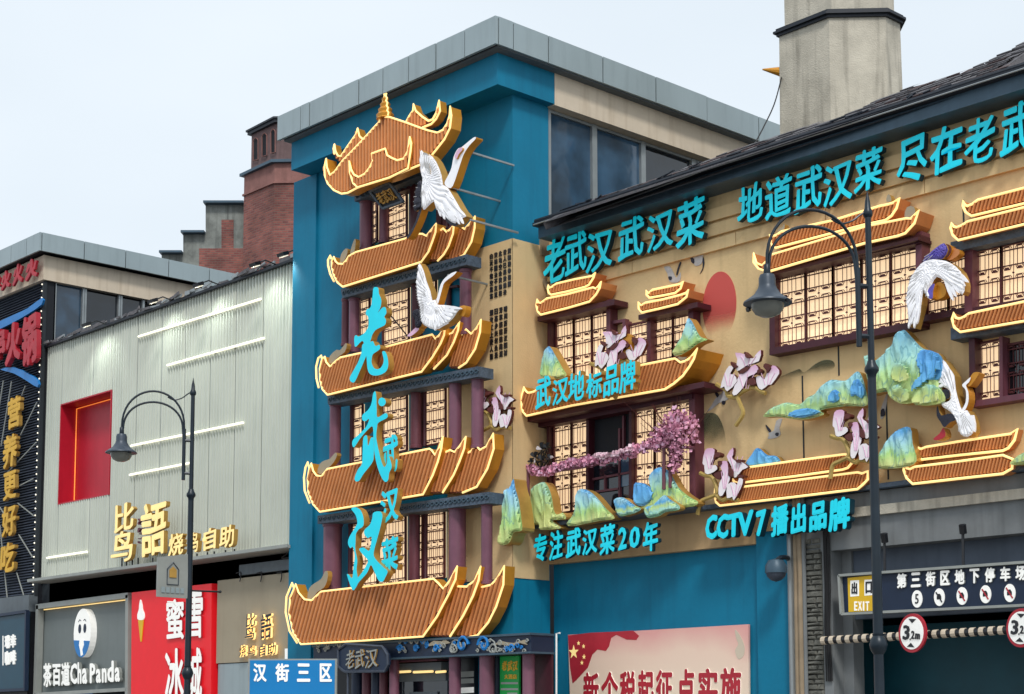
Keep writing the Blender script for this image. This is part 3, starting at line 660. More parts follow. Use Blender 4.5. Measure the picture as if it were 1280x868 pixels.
pts = [W(977, 97, Yc), W(968, 130, Yc - .6), W(954, 160, Yc - 1.6), W(937, 192, YE + 1.0)]
mb = MB(); mb.tube(cr_smooth(pts, 6, False), .012, 5); mb.build('upper_run', 'cable', cb)
pts = [W(937, 192, YE + 1.0), W(880, 213, YE - .1), W(800, 243, YE - .1), W(720, 272, YE - .12)]
mb = MB(); mb.tube(cr_smooth(pts, 6, False), .012, 5); mb.build('lower_run', 'steel', cb)

# ------------------------------------------------------------------ brick tower and stepped gable behind
Yk = YF + 9
bt = thing('brick_tower', 'red brick chimney tower with louvred cap standing behind the grey shop', 'tower')
pb = octo((304, 342, 392, 410), Yk, 300)
z = lambda px, py: W(px, py, Yk).z
zk = z(342, 229); zk2 = z(342, 205); zk3 = z(342, 201)
mb = MB(); column_poly(mb, pb, 6, zk); mb.build('shaft', 'brick', bt)
mb = MB(); column_poly(mb, pb, zk, zk2, -.0); mb.build('band', 'brickdk', bt)
mb = MB(); column_poly(mb, pb, zk - .03, zk + .03, .06); mb.build('string_course', 'brickdk', bt)
mb = MB(); column_poly(mb, pb, zk2, zk2 + .09, .16); mb.build('ledge', 'gutter', bt)
pc = octo((314, 346, 384, 398), Yk + .1, 200)
zc0, zc1 = zk2 + .09, W(346, 152, Yk).z
mb = MB(); column_poly(mb, pc, zc0, zc1); mb.build('lantern', 'lantern', bt)
for xa, xb_, ya, yb in ((316.5, 322.5, 174, 201), (327.5, 333.5, 168, 196), (338.5, 344, 163, 192)):
    Yl = Yk + .1
    A = [(xa, ya + 3), (xa + 1.5, ya), ((xa + xb_) / 2, ya - 1.5), (xb_ - 1.5, ya - 1), (xb_, ya + 1.5), (xb_, yb - 1.5), (xa, yb)]
    mb = MB(); mb.prism(PL(A, Yl - .012), (0, .01, 0)); lo_ = mb.build('louvre_opening', 'slatback', bt)
    mb = MB(); P = PL(A, Yl - .05)
    for i in range(len(P)): mb.bar(P[i], P[(i + 1) % len(P)], .016, .03)
    mb.build('louvre_frame', 'brickdk', lo_)
mb = MB(); column_poly(mb, pc, zc1, zc1 + .1, .14); column_poly(mb, pc, zc1 + .1, zc1 + .16, .2); mb.build('cap', 'gutterdk', bt)
# stepped gable on a 45 degree wall
gp = W(304, 330, Yk); gn = Vector((1, -1, 0)).normalized()
gp = Vector((pb[0].x - (pb[2].y - pb[1].y) * .5, pb[0].y + (pb[2].y - pb[1].y) * .5, 10))
G_ = lambda pts: [WN(x, y, gp, gn) for x, y in pts]
gb = thing('stepped_gable', 'old mouldy concrete stepped gable with red brick infill left of the brick tower', 'wall')
out_ = [(202, 318), (229, 318), (229, 293), (257, 293), (257, 256), (306, 256), (306, 400), (202, 400)]
mb = MB(); mb.prism(G_(out_), gn * -.35); mb.build('gable_wall', 'concdk', gb)
inn = [(232, 334), (249, 334), (249, 311), (277, 311), (277, 275), (292, 275), (292, 311), (306, 311), (306, 398), (204, 398), (204, 342), (232, 338)]
mb = MB(); mb.prism([p + gn * .02 for p in G_(inn)], gn * -.02); mb.build('brick_infill', 'brick', gb)
for a, b in (((201, 317), (229, 317)), ((228, 292), (257, 292)), ((256, 255), (306, 255))):
    A, B = G_([a, b]); mb = MB(); mb.bar(A, B, .07, .5, up=gn); mb.build('coping', 'gutter', gb)

# ------------------------------------------------------------------ grey shop (ribbed metal front)
grey = thing('grey_shop', 'shop building clad in pale ribbed metal sheets with a recessed red panel and jutting canopy', 'building')
gx0, gx1 = -37.5, XL - .01
gz1 = 10.86; zcan = W(130, 714, YG - .55).z
def clad(xa, xb, za, zb):
    o = MB(); x = xa; vs = []
    pr = [(0, 0), (.05, 0), (.062, -.035), (.098, -.035), (.11, 0)]
    xs_ = []
    while x < xb - .01:
        for dx, dy in pr[:-1]:
            if x + dx < xb: xs_.append((x + dx, dy))
        x += .11
    xs_.append((xb, 0)); n = len(xs_)
    o.add([(x, YG + dy, zz) for zz in (za, zb) for x, dy in xs_], [(i, i + 1, n + i + 1, n + i) for i in range(n - 1)])
    o.build('cladding_sheet', 'metal_grey', grey)
rx0, rx1 = W(75.5, 560, YG).x, W(139, 555, YG).x; rz0, rz1 = W(105, 625, YG).z, W(105, 497, YG).z
rz0, rz1 = (W(137.4, 619.6, YG).z + W(73.3, 630.6, YG).z) / 2, (W(76.8, 505, YG).z + W(140, 488.6, YG).z) / 2
cuts = [gx0 + .02, rx0, rx1]
x = rx1
while x < gx1 - 1.2: x += 1.05 + random.uniform(-.08, .08); cuts.append(min(x, gx1))
cuts[-1] = gx1
for i in range(len(cuts) - 1):
    a, b = cuts[i] + .006, cuts[i + 1] - .006
    if i == 1:
        m_ = (a + b) / 2 + .3
        for p, q in ((a, m_ - .006), (m_ + .006, b)): clad(p, q, zcan, rz0); clad(p, q, rz1, gz1)
    else: clad(a, b, zcan, gz1)
mb = MB(); mb.box((gx0, YG + .45, 0), (gx1, YG + .6, gz1)); mb.box((gx0, YG + .02, rz1), (gx1, YG + .1, gz1)); mb.box((gx0, YG + .02, 0), (gx1, YG + .1, rz0)); mb.box((rx1, YG + .02, rz0), (gx1, YG + .1, rz1)); mb.box((gx0, YG + .02, rz0), (rx0, YG + .1, rz1)); mb.box((gx0 - .0, YG, 0), (gx0 + .02, YG + .6, gz1)); mb.build('wall', 'seam', grey)
red = MB(); dp = .4
red.box((rx0, YG + dp, rz0), (rx1, YG + dp + .03, rz1)); rp = red.build('red_panel', 'red', grey)
mb = MB(); t_ = .03
mb.box((rx0, YG - .03, rz0), (rx0 + t_, YG + dp, rz1)); mb.box((rx1 - t_, YG - .03, rz0), (rx1, YG + dp, rz1)); mb.box((rx0 + t_, YG - .03, rz1 - t_), (rx1 - t_, YG + dp, rz1)); mb.box((rx0 + t_, YG - .03, rz0), (rx1 - t_, YG + dp, rz0 + t_)); mb.build('reveal', 'red', rp)
mb = MB(); mb.tube([(rx0 + .07, YG + dp - .03, rz0 + .05), (rx0 + .07, YG + dp - .03, rz1 - .07), (rx1 - .06, YG + dp - .03, rz1 - .07)], .014, 6); mb.build('neon_line', 'neono', rp)
mb = MB(); mb.box((gx0, YG - .12, gz1), (gx1, YG + .7, gz1 + .05)); mb.build('roof_edge', 'gutterdk', grey)
mb = MB()
for i in range(150):
    x = random.uniform(gx0, gx1 - .3); q = random.uniform(.1, .4); y = YG - random.uniform(-.1, .16); zz = gz1 + .06 + random.uniform(0, .05)
    mb.bar((x, y, zz), (x + q, y + random.uniform(-.05, .05), zz + random.uniform(-.02, .06)), random.uniform(.03, .09), random.uniform(.012, .03), m=random.choice((0, 0, 1)))
mb.build('roof_edge_tiles', ['slate', 'steel'], grey, kind='stuff')
mb = MB(); mb.box((gx0 - .05, YG - .04, zcan), (gx0 + .03, YG, gz1)); mb.box((gx1 - .06, YG - .03, zcan), (gx1, YG, gz1)); mb.build('corner_trim', 'canopy', grey)
# canopy with its dark underside band
cx0, cx1 = W(34.8, 729.6, YG - .55).x, W(361, 683.7, YG - .55).x
mb = MB(); mb.box((cx0, YG - .55, zcan - .03), (cx1 - .02, YG - .0, zcan + .03)); mb.build('canopy', 'canopy', grey)
mb = MB(); mb.box((cx0, YG - .57, zcan - .02), (cx1 - .02, YG - .55, zcan + .045)); mb.build('canopy_lip', 'frame', grey)
zi0, zi1 = W(161, 741, YG - .12).z, zcan - .03
# sign zone below
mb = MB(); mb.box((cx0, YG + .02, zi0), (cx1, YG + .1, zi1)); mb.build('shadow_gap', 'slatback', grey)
zt_ = W(300, 765, YG - .1).z
xt0 = W(271, 780, YG - .12).x
mb = MB(); mb.box((xt0, YG - .12, W(300, 848 - 20, YG - .12).z), (cx1 + .0, YG, W(300, 723, YG - .12).z)); mb.build('render_panel', 'taupe', grey)
mb = MB(); mb.box((W(300, 712, YG - .12).x, YG - .14, W(330, 716, YG - .12).z), (cx1, YG, W(330, 703, YG - .12).z)); mb.build('duct_box', 'soffit', grey)
mb = MB(); mb.box((xt0 + .05, YG - .1, 0), (cx1, YG + .02, W(300, 829, YG - .12).z)); mb.build('shutter', 'panel', grey)
mb = MB()
for px in (196 + 105, 327, 352):
    a = W(px, 715, YG - .14); mb.tube([a, a + Vector((.05, -.03, -.1)), a + Vector((0, -.02, -.2))], .012, 5); mb.tube([a, a + Vector((-.14, -.02, -.02))], .012, 5)
mb.build('bracket_hooks', 'black', grey)
mb = MB(); mb.tube(cr_smooth([W(345, 684, YG - .4), W(356, 683, YG - .3), W(361, 690, YG - .2), W(352, 698, YG - .2), W(362, 697, YG - .2)], 5, False), .014, 5); mb.build('cable', 'cable', grey)
# white neon strips on the cladding
ns = [((173, 421), (326, 374)), ((209, 457), (330, 423)), ((163.5, 557.6), (304, 528.6)), ((162, 594), (238, 579)), ((58.6, 697.7), (109, 690))]
lb_ = ['uppermost and longest slanting white neon strip on the ribbed metal front', 'second white neon strip down the ribbed metal front, over a row of drips', 'white neon strip on the ribbed front, crossing behind the left street lamp head and post', 'short white neon strip left of the lamp post, below the one behind the lamp arm', 'short white neon strip at the lower left corner of the ribbed metal front']
for (a, b), l in zip(ns, lb_):
    A, B = W(*a, YG - .07), W(*b, YG - .07); t = thing('neon_strip', l, 'neon light', 'white neon strips on the grey shop front')
    mb = MB(); mb.tube([A, B], .024, 6); mb.build('tube', 'neonw', t)
    mb = MB(); n = 5
    for i in range(n): p = A.lerp(B, (i + .5) / n); mb.bar(p, p + Vector((0, .07, 0)), .03, .02, up=(0, 0, 1))
    mb.build('clips', 'steel', t)
# floodlights on arms above the cladding
fl0 = None
for i, px in enumerate((110, 193, 250, 321, 356)):
    y = 435.7 + (px - 59) * -.345 + 4
    p = W(px, y, YG - .55)
    t = thing('floodlight', ['floodlight at the far left over the ribbed metal wall', 'bright floodlight second from the left over the ribbed metal wall', 'floodlight in the middle of the row over the ribbed metal wall', 'floodlight fourth from the left over the ribbed metal wall', 'floodlight beside the blue tower over the ribbed metal wall'][i], 'floodlight', 'floodlights along the grey shop roof')
    c = Vector((p.x, YG - .6, gz1 - .03))
    mb = MB(); mb.tube([(c.x, YG - .05, gz1 + .05), (c.x, YG - .35, gz1 + .1), c], .016, 6); mb.build('arm', 'black', t)
    mb = MB(); mb.bar(c + Vector((-.11, 0, 0)), c + Vector((.11, 0, 0)), .14, .07, up=(0, -.4, 1)); hd = mb.build('housing', 'black', t)
    mb = MB(); mb.bar(c + Vector((-.09, .02, -.045)), c + Vector((.09, .02, -.045)), .1, .012, up=(0, -.4, 1)); mb.build('lens', 'neonw', hd)
    ld = bpy.data.lights.new('floodlight_lamp', 'SPOT'); ld.energy = 36; ld.spot_size = R(110); ld.spot_blend = .8; ld.color = (.93, 1, .9); ld.shadow_soft_size = .06
    lo = bpy.data.objects.new('floodlight_lamp', ld); COL.objects.link(lo); lo.location = c + Vector((0, -.1, -.08)); lo.rotation_euler = Vector((0, -.55, .85)).to_track_quat('Z', 'Y').to_euler()

# ------------------------------------------------------------------ black slatted shop at far left
blk = thing('slatted_shop', 'dark slatted corner shop building with grey roof edge at the far left', 'building')
lx1, lx0 = -37.45, -43.0
zb0 = W(20, 748, YL).z; zb1 = 12.56
mb = MB(); mb.box((lx0, YL + .06, 0), (lx1, YL + .3, zb1)); mb.build('wall', 'slatback', blk)
sl_n = 0; z = zb0
while z < zb1 - .03:
    sl_n += 1; mb = MB(); mb.add([(lx0, YL, z), (lx1, YL, z), (lx1, YL + .05, z + .05), (lx0, YL + .05, z + .05), (lx0, YL + .05, z), (lx1, YL + .05, z)], [(0, 1, 2, 3), (0, 4, 5, 1), (1, 5, 2)]); mb.build('slat', 'slats', blk); z += .068
mb = MB(); mb.box((lx1 - .05, YL - .04, zb0), (lx1 + .03, YL + .05, zb1 - .03)); tr = mb.build('corner_trim', 'seam', blk)
mb = MB(); zz = zb0 + .1
while zz < zb1: mb.lathe((lx1 + .0, YL - .07, zz), [(.006, -.02), (.02, 0), (.006, .02)], 6); zz += .17
mb.build('bulb_string', 'neonw', tr, kind='stuff')
Yc2 = YL - .0
mb = MB(); mb.box((lx0, YL - .08, zb1), (lx1 + .08, YL + 8, zb1 + .62)); mb.build('render_band', 'cream', blk)
XLs = lx1 + .08
# slab
mb = MB(); mb.box((lx0, YL - .28, 13.24), (XLs + .2, YL + 14, 13.62)); mb.build('roof_slab', 'seam', blk)
zs_ = W(57, 309, YL - .33).z, W(54, 288, YL - .33).z
xs = [lx0] + [W(x, 310, YL - .33).x for x in (14, 33)] + [XLs + .25]
for i in range(len(xs) - 1):
    mb = MB(); mb.box((xs[i] + .012, YL - .33, 13.2), (xs[i + 1] - .012, YL - .28, 13.66)); mb.build('roof_panel', 'panel', blk)
yy = [YL - .275] + [WX(x, 330, XLs + .25).y for x in (105, 157, 211, 262, 300)]
for i in range(len(yy) - 1):
    mb = MB(); mb.box((XLs + .2, yy[i] + .012, 13.2), (XLs + .25, yy[i + 1] - .012, 13.66)); mb.build('roof_panel', 'panel', blk)
mb = MB(); mb.box((lx1 - .3, YL + .3, 9), (lx1 - .2, YL + 12, zb1)); mb.build('inner_wall', 'dark', blk)
ys = [WX(x, 390, lx1 - .05).y for x in (66, 104, 149, 179)]
for i in range(3):
    y0, y1 = ys[i], ys[i + 1]; fr = MB()
    for q in (y0, y1 - .05): fr.box((lx1 - .1, q, 10.2), (lx1 + .0, q + .06, zb1))
    wf = fr.build('window', 'steel', blk); p = MB(); p.box((lx1 - .14, y0, 10.2), (lx1 - .09, y1, zb1)); p.build('pane', 'glass' if i == 0 else 'glassdk', wf)
# its ground floor
mb = MB(); mb.box((lx0, YL - .18, W(20, 766, YL - .18).z), (lx1 + .02, YL + .05, zb0 + .02)); mb.build('fascia', 'soffit', blk)
mb = MB(); mb.box((lx0, YL - .15, 0), (lx1 + .02, YL + .04, W(20, 766, YL - .18).z)); mb.build('ground_floor_wall', 'dark', blk)
# ================================================================== ORNAMENTAL ROOFS, WINDOWS, PAGODA FRONT
A1 = lambda p: zc(400, 110, 5.786, p); A2 = lambda p: zc(400, 230, 5.786, p); A3 = lambda p: zc(390, 350, 5.786, p)
A4 = lambda p: zc(375, 470, 4.824, p); A5 = lambda p: zc(350, 630, 3.647, p)
T1 = lambda p: zc(640, 330, 8.68, p); T2 = lambda p: zc(640, 400, 6.677, p); T3 = lambda p: zc(760, 340, 6.2, p); T4 = lambda p: zc(760, 420, 6.2, p)
T5 = lambda p: zc(620, 540, 5.425, p); T6 = lambda p: zc(750, 520, 6.2, p); R1 = lambda p: zc(910, 190, 6.2, p); R3 = lambda p: zc(1060, 240, 4.822, p)
R4 = lambda p: zc(1160, 220, 4.822, p); R5 = lambda p: zc(1120, 370, 4.822, p); R6 = lambda p: zc(870, 420, 6.677, p); R7 = lambda p: zc(860, 540, 5.333, p)
R8 = lambda p: zc(950, 400, 4.34, p); R10 = lambda p: zc(1060, 400, 3.617, p); W8 = lambda p: zc(590, 300, 3.879, p); WB = lambda p: zc(590, 480, 3.879, p)
C1 = lambda p: zc(500, 160, 5.787, p); C2 = lambda p: zc(500, 320, 7.89, p); F1 = lambda p: zc(580, 470, 9.643, p)
L1 = lambda p: zc(420, 350, 5.79, p); L2 = lambda p: zc(420, 480, 6.2, p); L3 = lambda p: zc(420, 600, 6.2, p)

def roof_layer(t, name, outline, Y, thick, neon=None, ribdir=(.28, -1), pitch=5.0, side='gold', closed=True, nr=.0185, depth_ribs=.035, neonmat='neon'):
    """one tiled board of an ornamental roof: a panel with tile ribs on its face (sub-part) and a neon tube along its edge (sub-part)"""
    P = PL(outline, Y); mb = MB(); mb.prism(P, (0, thick, 0), 0, 1); o = mb.build(name, ['tile_gap', side], t)
    c = (sum(p[0] for p in outline) / len(outline), sum(p[1] for p in outline) / len(outline))
    a, b = W(c[0], c[1], Y), W(c[0] + ribdir[0] * 10, c[1] + ribdir[1] * 10, Y); e = W(c[0] + pitch, c[1] + pitch * -.0, Y)
    d = (b.x - a.x, b.z - a.z); L = math.hypot(*d); sp = abs((e.x - a.x) * (d[1] / L))
    rb = ribs(P, Y - .001, d, sp, sp * .66, depth_ribs)
    rb.build('tile_ribs', 'tile', o, kind='stuff')
    path = PL(neon if neon else outline, Y - .02); closed = closed and not neon
    mb = MB(); mb.tube(path, nr, 6, closed=closed); mb.build('neon_tube', neonmat, o)
    return o
RG_P = 'ornamental tiled roofs of the pagoda front'; RG_C = 'ornamental tiled canopies on the ochre wall'
# --- the four boat shaped tiers
tiers = [
 ('second pagoda roof from the top, touching the feet of the uppermost crane', A2,
  [(100, 528), (112, 560), (130, 578), (165, 580), (190, 555), (210, 522), (262, 493), (450, 442), (620, 395), (700, 362), (740, 362), (770, 377), (800, 340), (840, 288), (835, 350), (815, 410), (785, 490), (732, 565), (450, 655), (165, 745), (128, 715), (100, 660), (85, 600), (84, 560)],
  [(790, 330), (845, 368), (875, 335), (890, 322), (915, 350), (940, 330), (968, 298), (962, 360), (930, 450), (895, 510), (850, 558), (735, 563)],
  [(960, 340), (985, 325), (1010, 302), (1045, 328), (1080, 290), (1120, 235), (1118, 320), (1095, 420), (1040, 515), (960, 555), (810, 562)]),
 ('third pagoda roof from the top, behind the big top character, below the lower crane', A3,
  [(92, 556), (102, 595), (130, 628), (160, 600), (175, 585), (205, 562), (350, 530), (560, 478), (870, 395), (893, 428), (925, 395), (962, 345), (955, 400), (930, 460), (870, 560), (792, 665), (450, 748), (112, 832), (75, 790), (58, 720), (56, 640), (72, 575)],
  [(880, 440), (905, 430), (935, 392), (960, 402), (1010, 388), (1040, 350), (1066, 303), (1055, 370), (1025, 450), (975, 545), (880, 645), (800, 660)],
  [(1040, 430), (1075, 408), (1115, 358), (1150, 392), (1190, 350), (1222, 288), (1215, 380), (1180, 500), (1115, 600), (1060, 637), (1000, 640)]),
 ('fourth pagoda roof from the top, behind the big middle character', A4,
  [(68, 528), (80, 575), (100, 602), (130, 605), (165, 562), (350, 525), (620, 472), (780, 440), (795, 450), (815, 480), (840, 430), (862, 368), (852, 440), (830, 520), (800, 600), (742, 715), (430, 768), (120, 820), (80, 775), (50, 700), (46, 620), (55, 560)],
  [(850, 480), (872, 462), (905, 448), (932, 460), (962, 425), (1000, 368), (990, 440), (960, 520), (925, 600), (860, 705), (745, 714)],
  [(970, 490), (992, 475), (1030, 455), (1060, 418), (1085, 447), (1125, 425), (1165, 348), (1168, 440), (1130, 560), (1065, 670), (980, 705), (880, 712)]),
 ('lowest and largest pagoda roof, directly above the entrance frieze', A5,
  [(72, 366), (85, 405), (112, 436), (145, 440), (188, 400), (450, 370), (700, 342), (722, 362), (745, 388), (775, 350), (808, 285), (800, 345), (770, 410), (715, 515), (652, 605), (380, 624), (95, 640), (60, 585), (42, 500), (46, 430)],
  [(760, 390), (800, 376), (850, 378), (888, 350), (915, 286), (905, 350), (880, 420), (835, 510), (775, 605), (655, 606)],
  [(880, 385), (915, 380), (962, 370), (990, 340), (1022, 283), (1018, 370), (985, 470), (950, 540), (900, 600), (862, 607), (780, 606)]),
]
for lab, Z_, f1, f2, f3 in tiers:
    t = thing('pagoda_roof', lab, 'ornamental roof', RG_P); sc_ = {A2: 5.786, A3: 5.786, A4: 4.824, A5: 3.647}[Z_]
    lens_ = 5.2 if Z_ is A5 else (4.6 if Z_ is A4 else 4.0)
    for q, (f, Y, th) in enumerate(((f3, YT - .36, .24), (f2, YT - .5, .2), (f1, YT - .64, .22))):
        ol = Z_(f); nn = None
        if q < 2: nn = ol[1:-1]
        roof_layer(t, 'tiled_board', ol, Y, th, neon=nn, pitch=lens_, nr=.0185)
    # the doubled tube at the left tip
    src = Z_(f1); k = len(src)
    back = [(x - 4.5, y - 1.5) for x, y in (src[-4:] + src[:3])]
    mb = MB(); mb.tube(PL(back, YT - .5), .02, 6); mb.build('rear_tube', 'neon', t)
orn = [(A5, [(125, 432), (133, 385), (158, 362), (188, 342), (205, 308), (218, 312), (215, 350), (200, 382), (170, 402), (150, 430)]),
       (A4, [(105, 585), (118, 532), (150, 510), (180, 500), (213, 463), (223, 480), (202, 522), (175, 552), (140, 590)]),
       (A3, [(118, 602), (130, 550), (178, 505), (200, 512), (243, 458), (252, 475), (236, 522), (190, 557), (150, 600)]),
       (A2, [(145, 570), (152, 510), (185, 468), (200, 480), (192, 520), (172, 560)]), (A2, [(218, 515), (226, 462), (248, 402), (258, 410), (252, 475), (240, 505)]),
       (R1, [(385, 625), (395, 595), (420, 585), (432, 560), (440, 570), (430, 610)]), (R3, [(232, 60), (236, 22), (252, 18), (262, 55)]), (R3, [(340, 150), (355, 92), (395, 90), (405, 125), (380, 150)]),
       (R1, [(330, 715), (335, 690), (350, 690), (345, 715)]), (T3, [(545, 690), (560, 585), (590, 580), (610, 640), (600, 680)])]
for i, (Z_, p) in enumerate(orn):
    Y = (YT - .58) if Z_ in (A2, A3, A4, A5) else YF - .3
    t = thing('ridge_figure', ['grey cut-out creature perched at the left tip of the lowest pagoda roof', 'grey cut-out creature at the left tip of the fourth pagoda roof', 'grey cut-out creature at the left tip of the third pagoda roof',
      'outer of two small grey cut-out figures at the left tip of the second pagoda roof', 'inner of two small grey cut-out figures beside the top window post', 'small beige ridge figure at the left end of the canopy over the wide window', 'small ridge figure at the upper right tip of the canopy over the wide window',
      'larger scrolled ridge figure at the right end of the canopy over the wide window', 'tiny ridge figure between the two canopy tiers behind the lamp arm', 'grey ridge figure below the right blue mountain on the long balcony roof'][i], 'roof ornament', 'ridge figures')
    panel('figure', Z_(p), Y, .1, ['taupe', 'goldl'], t, 2)

# --- top roof with its spire
t = thing('pagoda_roof', 'topmost pagoda roof with a spire and layered upturned corners outlined in neon', 'ornamental roof', RG_P)
roof_layer(t, 'tiled_board', A1([(100, 408), (108, 455), (128, 490), (152, 495), (195, 430), (240, 365), (272, 293), (290, 345), (314, 376), (400, 400), (180, 560), (130, 528), (105, 490)]), YT - .8, .16, ribdir=(0, -1), pitch=4, neon=A1([(104, 480), (98, 440), (104, 408), (112, 460), (130, 492), (152, 495), (195, 430), (262, 335), (272, 293), (285, 350), (314, 376)]))
roof_layer(t, 'tiled_board', A1([(620, 250), (648, 200), (672, 165), (676, 118), (692, 166), (740, 210), (785, 240), (815, 228), (842, 180), (862, 92), (868, 170), (840, 225), (805, 262), (740, 288), (640, 300)]), YT - .8, .16, ribdir=(0, -1), pitch=4, neon=A1([(622, 248), (648, 200), (672, 165), (676, 118), (692, 166), (740, 210), (785, 240), (815, 228), (842, 180), (862, 92), (868, 170), (840, 225), (805, 262), (740, 288)]))
roof_layer(t, 'tiled_board', A1([(45, 513), (50, 575), (72, 632), (108, 605), (160, 532), (230, 460), (305, 382), (430, 245), (430, 212), (445, 208), (505, 212), (620, 250), (700, 280), (780, 308), (850, 325), (890, 305), (920, 260), (938, 200), (942, 136), (950, 200), (940, 290), (900, 372), (835, 455), (790, 510), (735, 552), (500, 650), (270, 722), (200, 760), (155, 766), (100, 740), (55, 690), (34, 630), (32, 570)]), YT - .94, .24, ribdir=(0, -1), pitch=4.0, nr=.0185)
roof_layer(t, 'gable_board', A1([(212, 528), (225, 590), (245, 628), (280, 646), (325, 622), (358, 580), (382, 530), (374, 476), (472, 440), (486, 488), (520, 508), (560, 525), (605, 512), (635, 460), (650, 352), (660, 400), (655, 460), (636, 583), (500, 650), (272, 720), (240, 690), (215, 610)]), YT - 1.04, .055, ribdir=(0, -1), pitch=4.0, nr=.0185)
mb = MB(); a, b = W(481.5, 148, YT - .9), W(482, 117, YT - .9); H = b.z - a.z
mb.lathe(a, [(.16, -.02)] + [(.15 * (1 - k / 9) + (.03 if k % 2 else 0), H * k / 9) for k in range(9)] + [(.004, H)], 12); mb.build('spire', 'gold', t)
mb = MB()
for s in (-1, 1): mb.tube([a + Vector((s * (.13 * (1 - k / 9) + (.03 if k % 2 else 0)), -.05 * (1 - k / 9), H * k / 9)) for k in range(10)], .018, 5)
mb.build('spire_tube', 'neon', t)

# --- canopies of the ochre wall
def canopy(lab, layers, group=RG_C):
    t = thing('tiled_canopy', lab, 'ornamental roof', group)
    for ol, Y, th, rd, pitch, side, nn in layers: roof_layer(t, 'tiled_board', ol, Y, th, ribdir=rd, pitch=pitch, side=side, neon=nn, nr=.0185)
    return t
canopy('small two-tier tiled canopy over the upper left lattice window, under the blue-green restaurant letters', [
 (T1([(395, 232), (402, 262), (430, 252), (480, 215), (680, 168), (870, 132), (902, 98), (885, 150), (835, 228), (790, 252), (600, 300), (425, 336), (398, 315), (388, 270)]), YF - .34, .3, (.2, -1), 3.6, 'tile', None),
 (T1([(275, 385), (288, 420), (312, 426), (380, 376), (600, 330), (880, 256), (910, 270), (940, 240), (966, 193), (952, 262), (910, 335), (840, 410), (600, 480), (312, 552), (280, 520), (264, 450)]), YF - .42, .38, (.2, -1), 3.6, 'tile', None)])
canopy('small two-tier tiled canopy over the upper middle window, left of the red sun disc', [
 (T3([(298, 145), (312, 166), (345, 140), (450, 118), (560, 95), (582, 73), (562, 130), (520, 165), (420, 185), (322, 202), (300, 180)]), YF - .34, .3, (.2, -1), 3.6, 'tile', None),
 (T3([(236, 235), (256, 260), (290, 240), (420, 215), (560, 180), (600, 166), (622, 138), (608, 195), (540, 250), (400, 285), (262, 316), (238, 285)]), YF - .42, .38, (.2, -1), 3.6, 'tile', None)])
canopy('long boat-shaped tiled roof above the balcony, behind the second line of letters', [
 (T2([(100, 560), (112, 590), (132, 610), (172, 604), (260, 560)]) + T4([(100, 262), (262, 226), (520, 176), (560, 206), (600, 196), (640, 170), (692, 98), (665, 180), (630, 240), (580, 310), (510, 370), (440, 415), (240, 450)]) + T2([(500, 715), (120, 802), (90, 765), (78, 700), (84, 630)]), YF - .62, .62, (.3, -1), 4.4, 'gold', None)])
canopy('two-tier tiled canopy over the wide lattice window, behind the arm of the right street lamp', [
 (R1([(325, 640), (345, 655), (375, 645), (415, 618)]) + [(1040, 276), (1100, 257.7)] + R3([(240, 76), (275, 65), (310, 38), (292, 100), (262, 145), (225, 172), (100, 198)]) + R1([(370, 745), (345, 730), (330, 690)]), YF - .3, .28, (.32, -1), 4.6, 'tile', None),
 ([(942, 317), (945.5, 329), (953, 332), (966, 318)] + R3([(120, 205), (350, 160), (378, 162), (427, 112), (400, 190), (345, 250), (300, 266), (100, 310)]) + [(960, 340), (948, 336), (942, 328)], YF - .4, .38, (.32, -1), 4.6, 'tile', None)])
canopy('two-tier tiled canopy at the right edge over the window beside the white and violet crane', [
 (R4([(212, 152), (222, 175), (238, 182), (268, 170), (300, 145), (579, 73)]) + [(1345, 218), (1345, 238)] + R4([(579, 167), (262, 242), (226, 218), (210, 180)]), YF - .3, .28, (.3, -1), 5, 'tile', None),
 (R4([(142, 285), (155, 306), (172, 310), (200, 300), (240, 275), (579, 190)]) + [(1345, 243), (1345, 266)] + R4([(579, 292), (182, 388), (150, 358), (136, 315)]), YF - .4, .38, (.3, -1), 5, 'tile', None)])
canopy('single tiled canopy at the right edge below the window row, over the small lit leaf', [
 (R5([(348, 103), (360, 132), (380, 138), (405, 130), (440, 106), (772, 35)]) + [(1345, 364), (1345, 388)] + R5([(772, 152), (388, 218), (352, 190), (338, 140)]), YF - .42, .4, (.35, -1), 5, 'tile', None)])
canopy('low two-tier tiled canopy on the shelf, right above the television channel lettering', [
 (R7([(288, 240), (300, 262), (320, 270), (345, 256), (380, 240), (700, 195), (1040, 150), (1090, 153), (1122, 125), (1095, 205), (1065, 240), (1030, 252), (700, 298), (335, 342), (305, 330), (293, 295)]), YF - .16, .15, (.3, -1), 3.6, 'tile', None),
 (R7([(183, 368), (195, 395), (212, 402), (232, 393), (262, 380), (700, 325), (1130, 270), (1160, 278), (1198, 262), (1198, 318), (1165, 352), (1130, 382), (700, 435), (212, 492), (188, 470), (178, 430)]), YF - .24, .22, (.3, -1), 3.6, 'tile', None)])
canopy('low two-tier tiled canopy on the shelf at the right, under the descending crane', [
 (R10([(303, 558), (315, 578), (330, 584), (352, 575), (500, 550), (705, 520), (735, 516), (766, 493), (752, 545), (725, 580), (700, 592), (500, 612), (333, 632), (310, 605)]), YF - .16, .15, (.25, -1), 4.2, 'tile', None),
 (R10([(253, 650), (265, 670), (280, 675), (300, 665), (500, 640), (700, 612), (745, 630), (742, 672), (700, 696), (500, 718), (292, 742), (265, 715), (252, 680)]), YF - .24, .22, (.25, -1), 4.2, 'tile', None)])

